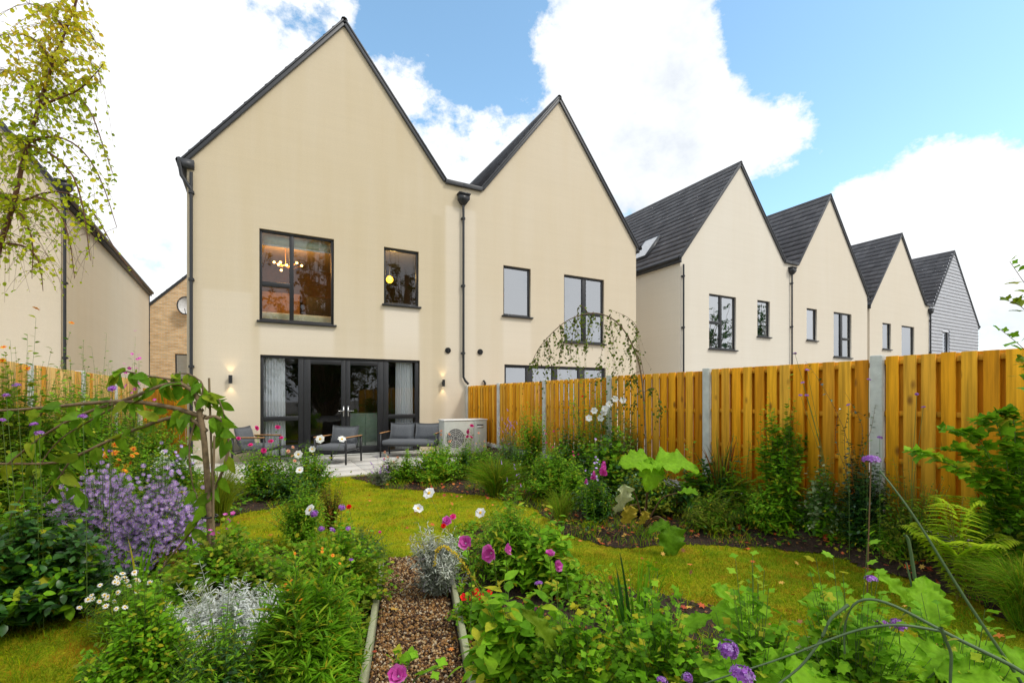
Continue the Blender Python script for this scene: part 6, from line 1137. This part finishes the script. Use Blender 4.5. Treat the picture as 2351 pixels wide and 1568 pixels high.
for px, py, s_, d_, bx, lb in vb:
    p = PT(px, py, d_); b0 = PT(bx, py, d_); rt_ = root('verbena', lb, 'verbena', (b0[0], b0[1], .02), 0, 'verbena on tall thin stems'); q = np.array([p[0]-b0[0], p[1]-b0[1], p[2]-.02]); stalk(rt_, [(0, 0, 0), (q[0]*.15, q[1]*.15, q[2]*.5), q], .0022 if s_ < .08 else .004, 'stem_b' if s_ > .08 else 'stem_g')
    put_flower(rt_, 'verbena', s_, q, (rng.normal()*.25, rng.normal()*.25, 1)); mb = MB(); leaf_on(mb, np.array([[(0, 0, 0), (q[0]*.3, q[1]*.3, q[2]*.6), q]]), .1, .7, 6, 'lin', .05, 'l_mid'); mb.build('foliage', rt_)
# leafy shoot over the path at the bottom
shoots('mallow_shoot', 'broad leaved mallow shoot over the gravel at the bottom', 'mallow', (930, 0), [[(925, 1545), (905, 1500)], [(930, 1540), (945, 1510)], [(940, 1560), (1010, 1530)]], 1.6, 'lob3', .075, 6, ('l_bright',), lo=.7)
# loose grass and weeds along the bed edges and through the planting
def tufts(n):
    Q = samp(1.9, 8.5)(n*6); m_ = np.zeros(len(Q), bool)
    for p in beds: m_ |= pip(Q+rng.normal(size=Q.shape)*.05, p)
    m_ &= (vnoise(Q, 7, 41) > -.1) & (Q[:, 0] < 4.7) & (Q[:, 0] > -2.2) & (Q[:, 1] < 8.4) & ~pip(Q, path_poly); Q = Q[m_][:n]; k = len(Q); a = rng.uniform(0, 6.28, k); h = rng.uniform(.05, .17, k)*(.7+.5*np.clip(vnoise(Q, 5, 43), -1, 1)); t = np.linspace(0, 1, 5)[None]
    b3 = np.column_stack([Q, np.full(k, .015)])[:, None]; dr_ = np.stack([np.cos(a), np.sin(a), 0*a], 1)[:, None]; P = b3+dr_*(h[:, None]*.7*t**2)[..., None]+np.array([0, 0, 1.])*(h[:, None]*(1.2*t-.3*t**3))[..., None]
    mb = MB()
    for i, mt in enumerate(('blade', 'l_mid', 'l_bright', 'blade_yellow')): mb.ribbons(P[i::4], .0045*(1-t**3*.9), mt)
    tag(mb.build('grass_tufts'), 'loose grass and weeds through the beds and along their edges', kind='stuff')
tufts(16000)
def lawn_tufts(n):
    Q = samp(1.9, 9)(n*4); m_ = vnoise(Q, 8, 51)+.5*vnoise(Q, 23, 52) > .35
    for p in beds: m_ &= ~pip(Q, p)
    m_ &= (Q[:, 0] < 4.7) & (Q[:, 0] > -2.2) & (Q[:, 1] < 8.55) & ~pip(Q, path_poly); Q = Q[m_][:n]; k = len(Q); a = rng.uniform(0, 6.28, k); h = rng.uniform(.02, .06, k); t = np.linspace(0, 1, 4)[None]
    P = np.column_stack([Q, np.full(k, .004)])[:, None]+np.stack([np.cos(a), np.sin(a), 0*a], 1)[:, None]*(h[:, None]*.9*t**2)[..., None]+np.array([0, 0, 1.])*(h[:, None]*(1.2*t-.35*t**3))[..., None]; mb = MB()
    for i, mt in enumerate(('blade', 'l_mid', 'blade', 'blade_yellow')): mb.ribbons(P[i::4], .004*(1-t**3*.9), mt)
    tag(mb.build('lawn_tufts'), 'longer tufts of grass in the lawn', kind='stuff')
lawn_tufts(26000)
# ground cover filling the planting beds
def cover(poly, n, ymin, name, label, mats, L, nz=.1, hmax=.12):
    Pp = np.array(poly); Q = rng.uniform(Pp.min(0), Pp.max(0), (n, 2)); Q = Q[pip(Q, poly) & (Q[:, 1] > ymin) & (vnoise(Q, 4, 31) > nz) & ~pip(Q, path_poly)]; k = len(Q); a = rng.uniform(0, 6.28, k); D = np.stack([np.cos(a), np.sin(a), rng.uniform(-.1, .9, k)], 1); mb = MB(); z = rng.uniform(.03, hmax, k)*(.6+.5*np.clip(vnoise(Q, 6, 33), -1, 1))+.03
    for i, mt in enumerate(mats): mb.inst(LT['ov' if i % 2 else 'lob'], frames(D[i::len(mats)], rng.uniform(.6, 1.2, len(D[i::len(mats)]))*L, .5), np.column_stack([Q, z])[i::len(mats)], mt)
    tag(mb.build(name), label, kind='stuff')
cover(mid_bed, 26000, 1.0, 'ground_cover', 'low green ground cover in the bed left of the path', ('l_mid', 'l_bright', 'l_olive'), .04, -.25)
cover(mid_bed2, 22000, .9, 'ground_cover', 'low green ground cover in the bed right of the path', ('l_mid', 'l_bright', 'l_olive'), .045, -.1)
cover(left_bed, 26000, 1.8, 'ground_cover', 'low green ground cover along the left fence', ('l_mid', 'l_dark', 'l_bright'), .06, -.4, .25)
cover(right_bed, 16000, .8, 'ground_cover', 'low green ground cover along the right fence', ('l_mid', 'l_dark', 'l_olive'), .045, .3)
# ---- trees behind the viewer: seen as reflections in the windows
for x_, y_, h_, lb in ((-1.5, -14, 13, 'tree behind the viewer, mirrored in the large upstairs window'), (4.5, -13.5, 14, 'tree behind the viewer, mirrored in the french doors'), (10.5, -14, 13, 'tree behind the viewer, mirrored in the small upstairs window'), (41, -12, 13, 'tree behind the viewer, mirrored in the wide window of the skylight house'), (51, -12, 13, 'tree behind the viewer, mirrored in the narrow window of the skylight house')):
    t_ = root('garden_tree', lb, 'tree', (x_, y_, 0), 0, 'trees behind the garden'); mb = MB(); P = arcs(110, h_*.92, h_*.30, .1, 9, 1.1, .04, .9); mb.tubes(P, np.linspace(.07, .012, 9)[None], 'bark', 5); mb.tubes([np.array([(0, 0, 0), (.1, 0, h_*.4), (0, .1, h_*.85)])], .2, 'bark', 8); mb.build('trunk', t_)
    mb = MB(); S = []
    for q in P:
        for k in range(8): p = q[rng.integers(2, 9)]; t = np.linspace(0, 1, 4)[:, None]; S.append(p+unit(rng.normal(size=3))*rng.uniform(.5, 1.6)*t)
    leaf_on(mb, np.array(S), .1, 1, 22, 'tiny', .30, 'l_dark', .8, 0, 1, 1.2); mb.build('crown', t_)
